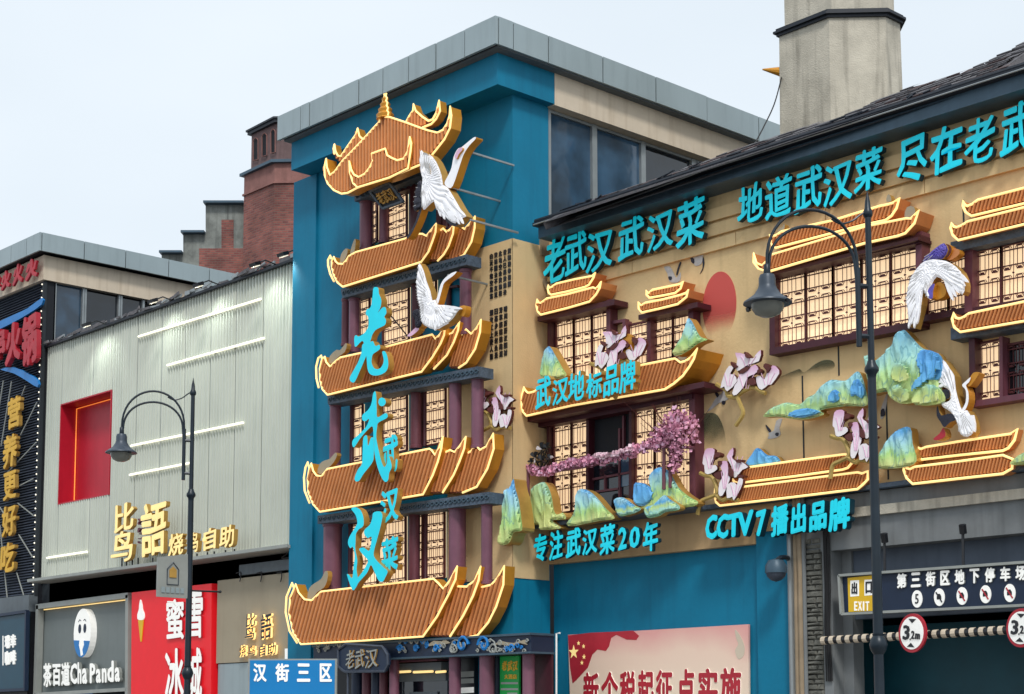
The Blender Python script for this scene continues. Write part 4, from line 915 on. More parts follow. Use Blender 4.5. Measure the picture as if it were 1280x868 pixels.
# ------------------------------------------------------------------ lattice windows
def lattice_leaf(parent, q, Y, cols=2, rows=3, lit=True, bw=.009, name='window'):
    """one glazed leaf: frame (part), lit pane and lattice (sub-parts); q: pixel corners TL, TR, BR, BL"""
    TL, TR, BR, BL = [W(x, y, Y) for x, y in q]
    P = lambda u, v: (BL * (1 - u) + BR * u) * (1 - v) + (TL * (1 - u) + TR * u) * v
    fr = MB(); e = .028
    for a, b in ((TL, TR), (TR, BR), (BR, BL), (BL, TL)): fr.bar(a, b, .03, .04)
    o = fr.build(name, 'lattice', parent)
    pn = MB(); pn.prism([TL, TR, BR, BL], (0, .02, 0)); 
    for i in range(len(pn.v)): pn.v[i] = pn.v[i] + Vector((0, .025, 0))
    pn.build('pane', 'lit' if lit else 'glassdk', o)
    lt = MB(); cw = 1 / cols; rh = 1 / rows; Yo = Vector((0, -.008, 0))
    def seg(u0, v0, u1, v1, wd=1.0): lt.bar(P(u0, v0) + Yo, P(u1, v1) + Yo, bw * wd, .008)
    def fill(uv): lt.prism([P(u, v) + Yo - Vector((0, .012, 0)) for u, v in uv], (0, .008, 0), back=False)
    for r in range(rows):
        v0 = r * rh
        for c in range(cols):
            u0 = c * cw; U = lambda a: u0 + a * cw; V = lambda b: v0 + b * rh
            seg(U(.3), V(.2), U(.3), V(.88), .8); seg(U(.7), V(.2), U(.7), V(.88), .8)
            A = [(.14, .30), (.14, .84), (.24, .93), (.76, .93), (.86, .84), (.86, .30), (.72, .12), (.28, .12), (.14, .30)]
            for i in (1, 2, 3, 5, 6, 7): seg(U(A[i][0]), V(A[i][1]), U(A[i + 1][0]), V(A[i + 1][1]), .8)
            fill([(U(.28), V(.13)), (U(.72), V(.13)), (U(.62), V(.205)), (U(.38), V(.205))])
            fill([(U(.26), V(.86)), (U(.34), V(.925)), (U(.66), V(.925)), (U(.74), V(.86)), (U(.66), V(.88)), (U(.34), V(.88))])
        for b, wd in ((.27, 1.9), (.8, 1.9)): seg(0, v0 + b * rh, 1, v0 + b * rh, wd)
        for c in range(cols + 1):
            u = c * cw
            fill([(max(0, u - .1 * cw), v0), (u, max(0, v0 - .05 * rh)), (min(1, u + .1 * cw), v0), (u, v0 + .05 * rh)])
            if 0 < c < cols: seg(u, v0 + .06 * rh, u, v0 + rh * .95, .8)
    lt.build('lattice', 'lattice', o)
    return o
def lerp2(a, b, t): return (a[0] + (b[0] - a[0]) * t, a[1] + (b[1] - a[1]) * t)
def lattice_row(parent, q, Y, leaves, **kw):
    TL, TR, BR, BL = [W(x, y, Y) for x, y in q]; out = []
    for i in range(leaves):
        a, b = i / leaves, (i + 1) / leaves
        out.append(lattice_leaf(parent, [proj(TL.lerp(TR, a)), proj(TL.lerp(TR, b)), proj(BL.lerp(BR, b)), proj(BL.lerp(BR, a))], Y, **kw))
    return out
def rail(parent, name, a, b, Y, w_, d_, m='wood'):
    A, B = W(*a, Y), W(*b, Y); mb = MB(); mb.bar(A, B, w_, d_); return mb.build(name, m, parent)
YW = YF - .06
lattice_row(ochre, [(695, 403), (763, 387.5), (763, 474), (696, 486)], YW, 3)
rail(ochre, 'window_post', (691, 398), (691, 488), YF - .08, .1, .16, 'wood_dk'); rail(ochre, 'window_post', (765.5, 376), (765.5, 470), YF - .08, .09, .2)
mb = MB(); mb.prism(PL([(672, 396), (768, 374), (768, 381), (745, 386), (725, 392), (672, 402)], YF - .34), (0, .32, 0)); mb.build('window_hood', ['wood_dk'], ochre)
lattice_row(ochre, [(786, 407), (812, 401), (812, 458), (787, 463)], YW, 1); lattice_row(ochre, [(818, 400.5), (865, 390), (865, 446), (818, 456)], YW, 2)
rail(ochre, 'window_post', (815, 398), (815, 458), YF - .1, .08, .16); rail(ochre, 'window_post', (868.5, 380), (868.5, 446), YF - .08, .1, .2); rail(ochre, 'window_post', (784, 402), (784, 465), YF - .08, .06, .16)
rail(ochre, 'window_transom', (766, 404), (784, 401), YF - .08, .05, .1)
mb = MB(); mb.prism(PL([(798, 394), (872, 377.5), (872, 384), (850, 389), (830, 393), (798, 400)], YF - .34), (0, .32, 0)); mb.build('window_hood', ['wood_dk'], ochre)
# wide window
lattice_row(ochre, [(973.5, 347), (1151, 307.5), (1151, 405.5), (974.5, 438)], YW, 5, rows=3)
rail(ochre, 'window_post', (970, 344), (970.5, 442), YF - .08, .1, .2, 'wood_dk'); rail(ochre, 'window_post', (1154.5, 292), (1154.5, 408), YF - .08, .1, .24)
rail(ochre, 'window_sill', (968, 441.5), (1157, 406.5), YF - .1, .1, .24, 'wood_dk'); rail(ochre, 'window_head', (968, 343), (1157, 301), YF - .12, .12, .28, 'wood_dk')
mb = MB(); mb.prism(PL([(958, 341), (1148, 296), (1148, 300), (958, 346)], YF - .34), (0, .32, 0)); mb.build('window_hood', ['wood_dk'], ochre)
lattice_row(ochre, [(1160, 334), (1212, 317), (1212, 385), (1160, 396)], YW, 2, rows=3)
rail(ochre, 'window_sill', (1158, 400), (1220, 388), YF - .1, .09, .2, 'wood_dk'); rail(ochre, 'window_post', (1216, 306), (1216, 392), YF - .1, .12, .22); rail(ochre, 'window_head', (1158, 331), (1212, 314), YF - .1, .08, .2, 'wood_dk')
lattice_row(ochre, [(1221, 314.5), (1349, 287), (1349, 364), (1221, 385.5)], YW, 4, rows=2)
rail(ochre, 'window_head', (1196, 312), (1350, 277), YF - .14, .14, .3, 'beam'); rail(ochre, 'window_sill', (1216, 391), (1350, 367), YF - .1, .08, .2, 'wood_dk')
lattice_row(ochre, [(1223.5, 430), (1253, 424), (1253.5, 498), (1224.5, 502.5)], YW, 1, rows=2)
lattice_row(ochre, [(1257.5, 432), (1340, 416), (1340, 484), (1258.5, 497)], YW, 3, rows=2, lit=False)
rail(ochre, 'window_head', (1196, 420), (1345, 394), YF - .14, .16, .3, 'beam'); rail(ochre, 'window_post', (1219.5, 421), (1221, 506), YF - .1, .09, .2, 'wood_dk'); rail(ochre, 'window_post', (1255.5, 422), (1256, 500), YF - .1, .05, .18); rail(ochre, 'window_sill', (1218, 507), (1345, 487), YF - .1, .08, .2)
# balcony windows with the dark open bay between them
lattice_row(ochre, [(692.5, 533), (737, 525), (736, 636), (693, 643)], YW, 2, rows=3)
lattice_row(ochre, [(794.5, 514), (868, 500), (868, 628), (794.5, 632)], YW, 3, rows=3)
rail(ochre, 'window_post', (871, 492), (872, 634), YF - .1, .12, .24); rail(ochre, 'window_post', (738.5, 520), (738, 640), YF - .08, .06, .16, 'wood_dk'); rail(ochre, 'window_post', (792, 510), (792, 632), YF - .08, .06, .16, 'wood_dk'); rail(ochre, 'window_post', (689, 524), (689.5, 645), YF - .08, .06, .16, 'wood_dk')
rail(ochre, 'window_head', (672, 529), (872, 491), YF - .12, .22, .26, 'wood_dk')
mb = MB(); mb.prism(PL([(652, 521), (880, 477), (880, 484), (652, 529)], YF - .5), (0, .46, 0)); mb.build('window_hood', ['wood_dk'], ochre)
mb = MB(); mb.prism(PL([(739, 520), (792, 510), (792, 562), (739, 571)], YF - .02), (0, .01, 0)); ob_ = mb.build('open_bay', 'slatback', ochre)
mb = MB(); mb.prism(PL([(739, 571), (792, 562), (792, 636), (739, 642)], YF - .03), (0, .02, 0)); ww = mb.build('casement', 'glassdk', ochre)
for a, b in (((775, 536), (775, 636)), ((739, 600), (792, 590)), ((757, 594), (757, 612)), ((739, 616), (775, 611)), ((739, 572), (792, 562)), ((780, 520), (780, 560))): 
    A, B = W(*a, YF - .05), W(*b, YF - .05); mb = MB(); mb.bar(A, B, .035, .05); mb.build('glazing_bar', 'wood', ww)
mb = MB(); mb.prism(PL([(776, 566), (791, 563), (791, 606), (776, 609)], YF - .045), (0, .01, 0)); mb.build('pane', 'glass', ww)

# ------------------------------------------------------------------ pagoda front: posts, beams, lit leaves
pag = thing('pagoda_front', 'pagoda relief frame of purple posts, slate beams and lit lattice windows on the blue tower', 'relief facade')
def post(px0, px1, y0, y1, Y, m='wood_pu', label=None):
    xm = (px0 + px1) / 2; a, b = W(xm, y0, Y), W(xm, y1, Y); r = abs(W(px1, (y0 + y1) / 2, Y).x - W(px0, (y0 + y1) / 2, Y).x) / 2 * .9
    mb = MB(); mb.lathe((a.x, Y + r, b.z), [(r * 1.12, 0), (r * 1.12, .05), (r, .06), (r, a.z - b.z - .06), (r * 1.12, a.z - b.z - .05), (r * 1.12, a.z - b.z)], 14); mb.build('post', m, pag, smooth=True)
def beam(p, Y, d, m='beam'):
    mb = MB(); mb.prism(PL(p, Y), (0, d, 0)); o = mb.build('beam', m, pag)
    # carved relief along the face
    rb = MB(); n = max(4, int((p[1][0] - p[0][0]) / 5.5))
    for i in range(n):
        u = (i + .5) / n; tp = lerp2(p[0], p[1], u); bt_ = lerp2(p[3], p[2], u); c = W(*lerp2(tp, bt_, .5), Y - .012); h = (W(*tp, Y) - W(*bt_, Y)).length * .3
        if h < .02: continue
        pts = [c + Vector((math.cos(a) * h * (1 - a / 9), 0, math.sin(a) * h * (1 - a / 9))) for a in [k * .8 for k in range(9)]]
        rb.tube(pts, .013, 4)
    rb.build('carving', 'gutter', o, kind='stuff')
YP = YT - .06
# tier 1 (top)
lattice_leaf(pag, [(465.5, 253), (471.5, 251), (471.5, 302), (465.5, 305)], YP, cols=1, rows=3)
lattice_leaf(pag, [(483, 252), (508.5, 240), (508.5, 296), (483, 303)], YP, cols=2, rows=3)
post(446, 457, 249, 313, YT - .42); post(471, 480, 247, 303, YT - .2); post(458, 464, 252, 308, YT - .1, 'wood_dk'); post(508, 519, 228, 298, YT - .3, 'wood_dk')
for px in (543, 551, 559): post(px, px + 7, 215, 286, YT - .2, 'wood_dk')
beam([(443, 242), (527, 209), (527, 219), (443, 252)], YT - .5, .3); beam([(497, 233), (524, 224), (524, 232), (497, 241)], YT - .3, .2, 'wood_dk')
# tier 2
lattice_leaf(pag, [(449.6, 376), (462, 372), (462, 420), (449.6, 424)], YP, cols=1, rows=3)
lattice_leaf(pag, [(478, 367), (511, 358.5), (511, 425), (479, 434)], YP, cols=3, rows=3)
lattice_leaf(pag, [(528, 349), (545, 346), (545, 372), (528, 376)], YP, cols=2, rows=1)
post(424.8, 432, 373, 432, YT - .2, 'wood'); post(433, 442.5, 372, 440, YT - .42); post(511, 521, 352, 420, YT - .3, 'wood_dk'); post(571, 582, 336, 418, YT - .42); post(556, 561, 342, 405, YT - .1, 'wood_dk')
beam([(426, 362), (583, 318), (583, 331), (428, 373)], YT - .5, .34)
rail(pag, 'transom', (558, 360), (573, 358), YT - .12, .04, .06, 'wood_dk')
# tier 3
lattice_leaf(pag, [(440.3, 508), (453.4, 505), (453.4, 576), (440.3, 579)], YP, cols=1, rows=3)
lattice_leaf(pag, [(478, 499), (508.7, 493.5), (508.7, 563), (478, 570)], YP, cols=3, rows=3)
lattice_leaf(pag, [(520, 491), (528, 489.5), (528, 558), (520, 560)], YP, cols=1, rows=3)
lattice_leaf(pag, [(531, 488), (557, 483), (557, 553), (531, 558)], YP, cols=3, rows=3)
post(409, 418.5, 504, 585, YT - .42); post(509.7, 520, 483, 560, YT - .3, 'wood'); post(527.5, 531, 488, 558, YT - .14, 'wood_dk'); post(557.4, 569, 475, 562, YT - .42); post(585.4, 597, 470, 560, YT - .42); post(436, 440, 506, 580, YT - .12, 'wood_dk')
beam([(409, 495), (598, 458), (598, 471), (410, 506)], YT - .5, .34)
# tier 4
lattice_row(pag, [(438, 656), (507, 645), (507, 730), (438, 740)], YP, 2, cols=3, rows=3)
lattice_leaf(pag, [(517.8, 643), (528.2, 641.5), (528.2, 726), (517.8, 727.5)], YP, cols=1, rows=4)
lattice_leaf(pag, [(532, 641), (555.6, 638), (555.6, 722), (532, 725)], YP, cols=3, rows=4)
post(399, 414.5, 654, 738, YT - .42); post(507, 517.5, 640, 730, YT - .3, 'wood'); post(528, 532, 641, 726, YT - .14, 'wood_dk'); post(555.6, 571.5, 632, 728, YT - .42); post(598, 608.6, 628, 730, YT - .42); post(434, 438, 655, 738, YT - .12, 'wood_dk')
beam([(397, 645), (611, 615), (611, 629), (397, 655)], YT - .5, .34)
# crane wires across the windows
for a, b in (((488, 394), (509, 420)), ((494, 539), (502, 560))): rail(pag, 'stay_rod', a, b, YT - .5, .018, .018, 'cable')

# ------------------------------------------------------------------ entrance below the pagoda
ent = thing('entrance_porch', 'restaurant entrance with purple posts and a dark blue frieze under the lowest pagoda roof', 'entrance')
Bz = lambda p: zc(420, 780, 4.923, p)
mb = MB(); x0, x1 = W(392, 800, YT - .5).x, W(664, 800, YT - .5).x; zt0, zt1 = W(600, 817.5, YT - .5).z, W(600, 796, YT - .5).z
mb.box((x0, YT - .5, zt0), (x1, YT, zt1)); fz = mb.build('frieze', 'navy', ent)
mb = MB(); mb.box((x0, YT - .54, zt1 - .02), (x1 + .02, YT, zt1 + .015)); mb.box((x0, YT - .54, zt0 - .03), (x1 + .02, YT, zt0)); mb.build('cornice', 'gutter', fz)
wv = [MB(), MB(), MB()]
def swirl(px, py, s, flip, k, r=.022):
    c = W(px, py, YT - .525); pts = []
    for i in range(14):
        a = i * .55; rr = s * (1 - i / 16); pts.append(c + Vector((flip * math.cos(a) * rr, 0, math.sin(a) * rr)))
    wv[k].tube(pts, r, 5)
for px, fl in ((578, 1), (605, -1)):
    swirl(px, 806, .15, fl, 0, .03); swirl(px - fl * 12, 812, .1, fl, 1, .018); swirl(px - fl * 9, 810, .16, fl, 1, .014)
for px in (545, 639, 500, 520): swirl(px, 811, .07, 1, 0)
for px in (398, 410, 424): swirl(px, 806, .08, -1, 1)
for i in range(44): swirl(random.uniform(496, 662), random.uniform(801, 815), random.uniform(.03, .06), random.choice((1, -1)), random.choice((1, 1, 0)), .011)
for i in range(16): swirl(random.uniform(394, 428), random.uniform(800, 815), random.uniform(.03, .06), random.choice((1, -1)), 1, .011)
for px in range(500, 535, 7): swirl(px, 803, .05, random.choice((1, -1)), random.choice((0, 1)), .012)
for s, pts in ((1, [(535, 806), (542, 801), (552, 802), (556, 799), (562, 804), (554, 806), (546, 806), (536, 808)]), (1, [(618, 806), (624, 801), (632, 803), (642, 804), (655, 800), (658, 806), (650, 804), (640, 808), (626, 806)])):
    P = PL(pts, YT - .53); wv[2].prism(P, (0, .03, 0))
wv[0].build('blue_waves', 'swoosh', fz, kind='stuff'); wv[1].build('pale_waves', 'frame', fz, kind='stuff'); wv[2].build('clouds', 'taupe', fz, kind='stuff')
mb = MB(); mb.box((x0, YT - .02, 0), (W(560, 840, YT).x, YT - .005, zt0)); mb.build('backing', 'dark', ent)
zg = .12
def gpost(a, b, Y, m='wood_pu'):
    xa, xb_ = W(a, 840, Y).x, W(b, 840, Y).x; r = (xb_ - xa) / 2; mb = MB(); mb.lathe(((xa + xb_) / 2, Y + r, zg), [(r * 1.4, 0), (r * 1.4, .15), (r, .2), (r, zt0 - zg - .03)], 14); mb.build('post', m, ent, smooth=True)
gpost(558, 568, YT - .42); gpost(595, 608, YT - .45); gpost(649.5, 660.5, YT - .42); gpost(450, 458, YT - .3, 'wood'); gpost(472, 479, YT - .3, 'wood'); gpost(484, 492, YT - .42)
gpost(609, 620, YT - .2, 'navy'); gpost(436, 446, YT - .3, 'navy'); gpost(461, 470, YT - .3, 'navy')
mb = MB(); dx0, dx1 = W(494, 840, YT - .1).x, W(557, 840, YT - .1).x
z1, z2, z3 = W(520, 828, YT - .1).z, W(520, 840, YT - .1).z, W(520, 852, YT - .1).z
mb.box((dx0, YT - .3, z1), (dx1, YT - .02, zt0 - .04)); mb.build('lintel_board', 'wood', ent)
mb = MB(); mb.box((dx0, YT - .2, z2), (dx1, YT - .02, z1 - .02)); mb.box((dx0, YT - .1, z3), (dx1, YT - .02, z2 - .02)); mb.build('door_head', 'soffit', ent)
mb = MB(); mb.box((dx0, YT - .06, zg), (dx1, YT - .02, z3)); dr = mb.build('door', 'glassdk', ent)
mb = MB(); mb.box((W(512, 866, YT - .08).x, YT - .09, 1.0), (W(547, 866, YT - .08).x, YT - .06, W(530, 865, YT - .08).z)); mb.build('notice', 'soffit', dr)
for a, b in ((496, 513), (517, 541), (545, 557)):
    A, B = W(a, 840.5, YT - .22), W(b, 839.5, YT - .22); mb = MB(); mb.tube([A, B], .022, 6); mb.build('light_strip', 'neon', ent)
# notice column beside the door
mb = MB(); xa, xb_ = W(572, 840, YT - .1).x, W(593, 840, YT - .1).x; mb.box((xa, YT - .1, zg), (xb_, YT - .02, zt0 - .03)); nb = mb.build('notice_board', 'black', ent)
for y0, y1, m in ((839, 846, 'frame'), (848, 854, 'frame'), (859, 866, 'white')):
    P = PL([(573, y0 + 1), (592, y0), (592, y1), (573, y1 + 1)], YT - .115); mb = MB(); mb.prism(P, (0, .01, 0)); mb.build('notice_strip', m, nb)
P = PL([(569.5, 849), (573, 849), (573, 855), (569.5, 855)], YT - .13); mb = MB(); mb.prism(P, (0, .02, 0)); mb.build('yellow_tab', 'signyel', nb)
mb = MB(); mb.box((W(609, 840, YT - .1).x, YT - .05, zg), (x1, YT - .015, zt0 - .03)); mb.build('side_panel', 'wood_dk', ent)
# ================================================================== LETTERING
CM = ['cyan', 'goldl']; CD = ['cyan', 'cyanside']
# --- the three big hand-cut characters
big = thing('vertical_name_sign', 'three huge hand-brushed turquoise characters with gold sides running down the pagoda front', 'shop sign')
YC = YT - .92
def strokes(name, Z_, lst):
    o = None
    for i, p in enumerate(lst):
        pts = [tuple(q) for q in cr_smooth(Z_(p), 4)]
        P = PL(pts, YC - i * .002); mb = MB(); mb.prism(P, (0, .13, 0), 0, 1)
        if o is None: o = mb.build(name, CM, big)
        else: mb.build('stroke', CM, o)
strokes('character', L1, [
 [(272, 58), (305, 58), (311, 100), (328, 145), (322, 200), (302, 238), (335, 202), (358, 200), (365, 240), (350, 268), (362, 290), (355, 325), (320, 345), (285, 365), (262, 400), (250, 440), (230, 470), (212, 480), (190, 442), (150, 480), (135, 478), (132, 420), (145, 400), (165, 410), (210, 380), (235, 330), (232, 268), (216, 250), (222, 215), (250, 198), (264, 120)],
 [(192, 468), (240, 440), (252, 470), (215, 560), (172, 660), (135, 738), (106, 735), (100, 705), (130, 650), (162, 590), (185, 520)],
 [(222, 500), (262, 442), (285, 478), (314, 470), (318, 500), (290, 522), (264, 545), (258, 600), (278, 640), (310, 645), (335, 620), (345, 580), (334, 522), (356, 520), (373, 560), (378, 620), (360, 665), (312, 690), (262, 690), (232, 660), (222, 580)]])
strokes('character', L2, [
 [(288, 75), (306, 60), (313, 110), (316, 200), (322, 258), (380, 228), (398, 236), (394, 265), (330, 300), (318, 340), (313, 420), (332, 520), (352, 600), (375, 645), (400, 600), (410, 560), (432, 640), (412, 690), (404, 745), (380, 760), (350, 720), (320, 640), (300, 550), (290, 450), (285, 335), (250, 352), (190, 420), (142, 490), (125, 470), (135, 430), (180, 390), (235, 330), (256, 272), (228, 290), (205, 280), (205, 242), (250, 200), (275, 150)],
 [(356, 106), (378, 118), (386, 142), (376, 164), (356, 174), (336, 164), (328, 140), (336, 116)],
 [(212, 420), (240, 402), (248, 480), (270, 420), (292, 430), (292, 560), (284, 604), (252, 650), (212, 700), (180, 750), (152, 755), (145, 725), (172, 660), (200, 620), (206, 520)]])
strokes('character', L3, [
 [(118, 225), (150, 212), (190, 235), (212, 290), (212, 355), (176, 385), (155, 420), (152, 480), (150, 540), (165, 620), (160, 700), (172, 790), (150, 840), (125, 850), (85, 740), (100, 735), (125, 760), (135, 680), (145, 590), (130, 520), (110, 530), (92, 490), (105, 440), (148, 370), (165, 330), (150, 270)],
 [(290, 255), (340, 245), (360, 275), (350, 340), (330, 420), (302, 520), (292, 580), (312, 620), (370, 680), (400, 710), (380, 760), (360, 790), (330, 780), (300, 720), (270, 662), (240, 722), (180, 790), (150, 832), (138, 800), (200, 720), (240, 652), (245, 620), (200, 570), (180, 536), (215, 525), (255, 550), (270, 500), (275, 442), (245, 450), (220, 422), (222, 386), (260, 350), (280, 300)]])
sign('small_vertical_sign', 'column of three small turquoise characters right of the huge ones on the pagoda front', 'shop sign',
     [('武', 485, 504, 543, 594), ('汉', 482, 505, 610, 655), ('菜', 483, 504, 671, 717)], YT - .72, .12, CM, .03, .05)
# --- lines of letters on the ochre wall
YD = YF - .12
sign('name_sign', 'three closely set turquoise characters at the left end of the top line, beside the downpipe', 'shop sign',
     [('老', 685, 712, 294, 357), ('武', 711, 739, 287, 347), ('汉', 738, 771, 286, 342)], YD, .1, CD, .02, .055)
sign('dish_sign', 'three spaced turquoise characters in the top line, between the downpipe group and the long slogan', 'shop sign',
     [('武', 778, 810, 269, 328), ('汉', 814, 847, 262, 317), ('菜', 851, 885, 246, 310)], YD, .1, CD, .02, .055)
sign('slogan_sign', 'long turquoise slogan under the eave right of the red disc, running out of the photo', 'shop sign',
     [('地', 927, 959, 228, 283), ('道', 962, 995, 217, 277), ('武', 998, 1032, 207, 268), ('汉', 1034, 1071, 200, 260), ('菜', 1073, 1108, 184, 243),
      ('尽', 1125, 1165, 169, 233), ('在', 1167, 1208, 153, 220), ('老', 1211, 1248, 144, 209), ('武', 1256, 1294, 127, 197), ('汉', 1299, 1338, 114, 184)], YD, .1, CD, .02, .055)
sign('landmark_sign', 'six turquoise characters with gold sides mounted on the long balcony roof', 'shop sign',
     [('武', 676, 695, 470, 513), ('汉', 697, 717, 472, 508), ('地', 717, 737, 464, 504), ('标', 739, 759, 465, 500), ('品', 761, 780, 457, 497), ('牌', 781, 801, 450, 492)], YF - .84, .12, CM, .025, .04)
sign('years_sign', 'turquoise lettering ending in 20 and a year character, on the fascia below the balcony', 'shop sign',
     [('专', 671, 688, 667, 703), ('注', 691, 708, 663, 700), ('武', 712, 730, 660, 697), ('汉', 732, 751, 660, 694), ('菜', 754, 773, 655, 694), ('2', 777, 788, 659, 688), ('0', 791, 804, 658, 686), ('年', 808, 827, 651, 690)], YF - .44, .08, CD, .03, .04)
sign('channel_sign', 'turquoise lettering mixing Latin capitals and a figure 7, left of the garage', 'shop sign',
     [('C', 888, 903, 644, 676), ('C', 902, 917, 643, 675), ('T', 915, 932, 642, 673), ('V', 928, 948, 639, 672), ('7', 951, 964, 638, 671), ('播', 970, 992, 631, 671), ('出', 995, 1014, 629, 669), ('品', 1018, 1040, 627, 665), ('牌', 1042, 1069, 622, 665)], YF - .22, .12, CD, .045, .012)
# --- poem in small dark characters on the beige tower front
pm = thing('poem_lettering', 'two blocks of small black vertical columns of poem characters on the beige tower front', 'lettering')
title = '黄鹤楼·崔颢'
lines = ['昔人已乘黄鹤去', '此地空余黄鹤楼', '黄鹤一去不复返', '白云千载空悠悠', '晴川历历汉阳树', '芳草萋萋鹦鹉洲', '日暮乡关何处是', '烟波江上使人愁']
for bi, (cols, x0, x1, y0, y1) in enumerate(((lines[3::-1] + [title], 612.5, 640.5, 316, 374), (lines[7:3:-1], 612.5, 636, 386, 450))):
    mb = MB(); nc = len(cols)
    for c, tx in enumerate(cols):
        xa = x0 + (x1 - x0) * c / nc; xb = xa + (x1 - x0) / nc * .72; dy = -sl(xa, y0) * (xa - x0)
        for r, chh in enumerate(tx):
            h = (y1 - y0) / 7; ya = y0 + dy + r * h + 2; letter(chh, [(xa, ya), (xb, ya - 1), (xb, ya + h * .82 - 1), (xa, ya + h * .82)], YT - .016, .012, None, None, .035, mb=mb)
    mb.build('poem_block', ['black', 'black'], pm, kind='stuff')
# --- plaques
pq = thing('name_plaque', 'small dark hanging plaque with gold brush characters tilted under the topmost roof', 'plaque')
tl, tr, br_, bl = W(463, 240, YT - .75), W(487, 229, YT - .75), W(504, 252, YT - .6), W(479, 261, YT - .6)
mb = MB(); mb.prism([tl, tr, br_, bl], (0, .05, 0)); mb.build('board', 'black', pq)
mb = MB()
for a, b in ((tl, tr), (tr, br_), (br_, bl), (bl, tl)): mb.bar(a, b, .04, .05)
mb.build('board_frame', 'beam', pq)
for i, c_ in enumerate('老武汉'):
    u0, u1 = .1 + i * .28, .1 + i * .28 + .25
    f = lambda u, v: (tl * (1 - u) + tr * u) * (1 - v) + (bl * (1 - u) + br_ * u) * v
    letter(c_, [f(u0, .2), f(u1, .2), f(u1, .8), f(u0, .8)], 0, .03, ['goldl', 'goldl'], pq, .012, .04)
pq = thing('name_plaque', 'dark bracketed plaque with three pale brush characters left of the entrance door', 'plaque')
YQ = YT - .72; O = Bz([(14, 160), (45, 138), (60, 125), (285, 140), (300, 160), (318, 190), (320, 250), (300, 292), (60, 296), (40, 285), (14, 260)])
panel('board', O, YQ, .06, ['navy'], pq)
mb = MB(); mb.tube(PL(O, YQ - .01), .025, 5, closed=True); mb.build('board_frame', 'slats', pq)
for i, (c_, a, b) in enumerate((('老', 68, 118), ('武', 125, 180), ('汉', 186, 262))):
    q = Bz([(a, 165 - i * 4), (b, 160 - i * 4), (b, 272 - i * 2), (a, 278 - i * 2)]); letter(c_, q, YQ, .03, ['frame', 'goldl'], pq, .006, .07)
mb = MB(); a = W(435, 840, YQ + .02); mb.tube([a, (a.x, a.y, .12)], .02, 6); mb.build('stand_pipe', 'slats', pq)
gs = thing('green_sign', 'narrow green vertical sign with yellow characters between the right entrance posts', 'sign')
YV = YT - .2; panel('board', [(625, 821), (648.5, 820), (648.5, 905), (625, 905)], YV, .04, ['green'], gs)
for i, (c_, a, b) in enumerate((('老', 628, 634), ('武', 635, 641), ('汉', 641.5, 647.5))): letter(c_, [(a, 827), (b, 826), (b, 838), (a, 839)], YV, .012, ['yellow', 'yellow'], gs, .03, .04)
for i, (c_, a, b) in enumerate((('大', 631, 635.5), ('酒', 636, 641), ('店', 641.5, 646.5))): letter(c_, [(a, 843), (b, 843), (b, 849), (a, 849)], YV, .012, ['yellow', 'yellow'], gs, .02)
for y0, y1, m in ((853, 855.5, 'frame'), (860.5, 863, 'frame')): panel('print_line', [(626, y0), (647.5, y0), (647.5, y1), (626, y1)], YV - .004, .004, [m], gs)
panel('white_inset', [(634, 866), (646.5, 866), (646.5, 900), (634, 900)], YV - .004, .004, ['frame'], gs)

# ================================================================== MOUNTAINS
def mtn(lab, pts, Y, thick, m, seed, side='goldl', amp=.048, cell=.024, facets=()):
    t = thing('mountain_relief', lab, 'mountain relief')
    def fn(x, z, n, e):
        a = noise.noise(Vector((x * 1.7 + seed, z * .7, seed)))
        rg = 1 - abs(noise.noise(Vector((x * 3.4 + a * 1.4 + seed, z * 1.1, seed * 2)))) * 2.2
        r2 = 1 - abs(noise.noise(Vector((x * 8 + a * 2, z * 2.4, seed * 3)))) * 2.6
        return amp * (.25 + .75 * max(0, rg)) + amp * .6 * max(0, r2)
    relief('rock_face', pts, Y, thick, fn, [m, side], t, cell, 3, edge=.03)
    for i, (fp_, fm) in enumerate(facets): relief('rock_facet', fp_, Y - .06 - i * .006, .05, fn, [fm, fm], t, cell, 2, edge=.012)
    return t
YM = YF - .3
mtn('narrow blue and yellow peak at the corner left of the balcony', T5([(118, 318), (130, 380), (155, 470), (172, 590), (175, 668), (120, 682), (95, 745), (60, 766), (20, 760), (30, 680), (45, 600), (45, 500), (68, 388), (90, 385)]), YT - .16, .28, 'mt_a', 3.1)
mtn('rounded green peak on the left part of the balcony shelf, under the garland post', T5([(300, 345), (340, 350), (375, 430), (395, 540), (420, 560), (455, 548), (472, 592), (380, 600), (430, 640), (430, 656), (300, 665), (292, 632), (215, 627), (200, 595), (235, 500), (245, 392)]), YF - .52, .18, 'mt_b', 5.4)
mtn('blue-topped peak in the middle of the balcony shelf', WB([(512, 520), (555, 514), (600, 545), (650, 605), (692, 652), (620, 664), (465, 690), (500, 620)]), YF - .52, .16, 'mt_a', 7.7)
mtn('low blue and green hills on the balcony shelf, left of the tallest one', WB([(690, 560), (735, 552), (790, 590), (820, 605), (800, 622), (760, 635), (715, 640), (700, 600)]), YF - .54, .14, 'mt_d', 9.2)
mtn('bright blue knoll standing before the tallest peak on the balcony', WB([(785, 488), (820, 480), (850, 490), (880, 520), (885, 560), (840, 590), (790, 580)]), YF - .5, .12, 'mt_c', 2.2)
mtn('tallest blue and green peak at the right end of the balcony', WB([(858, 462), (880, 420), (918, 404), (960, 430), (1000, 500), (1050, 545), (1096, 572), (1080, 592), (1030, 600), (940, 622), (860, 620), (800, 600), (880, 560)]), YF - .44, .16, 'mt_a', 11.5)
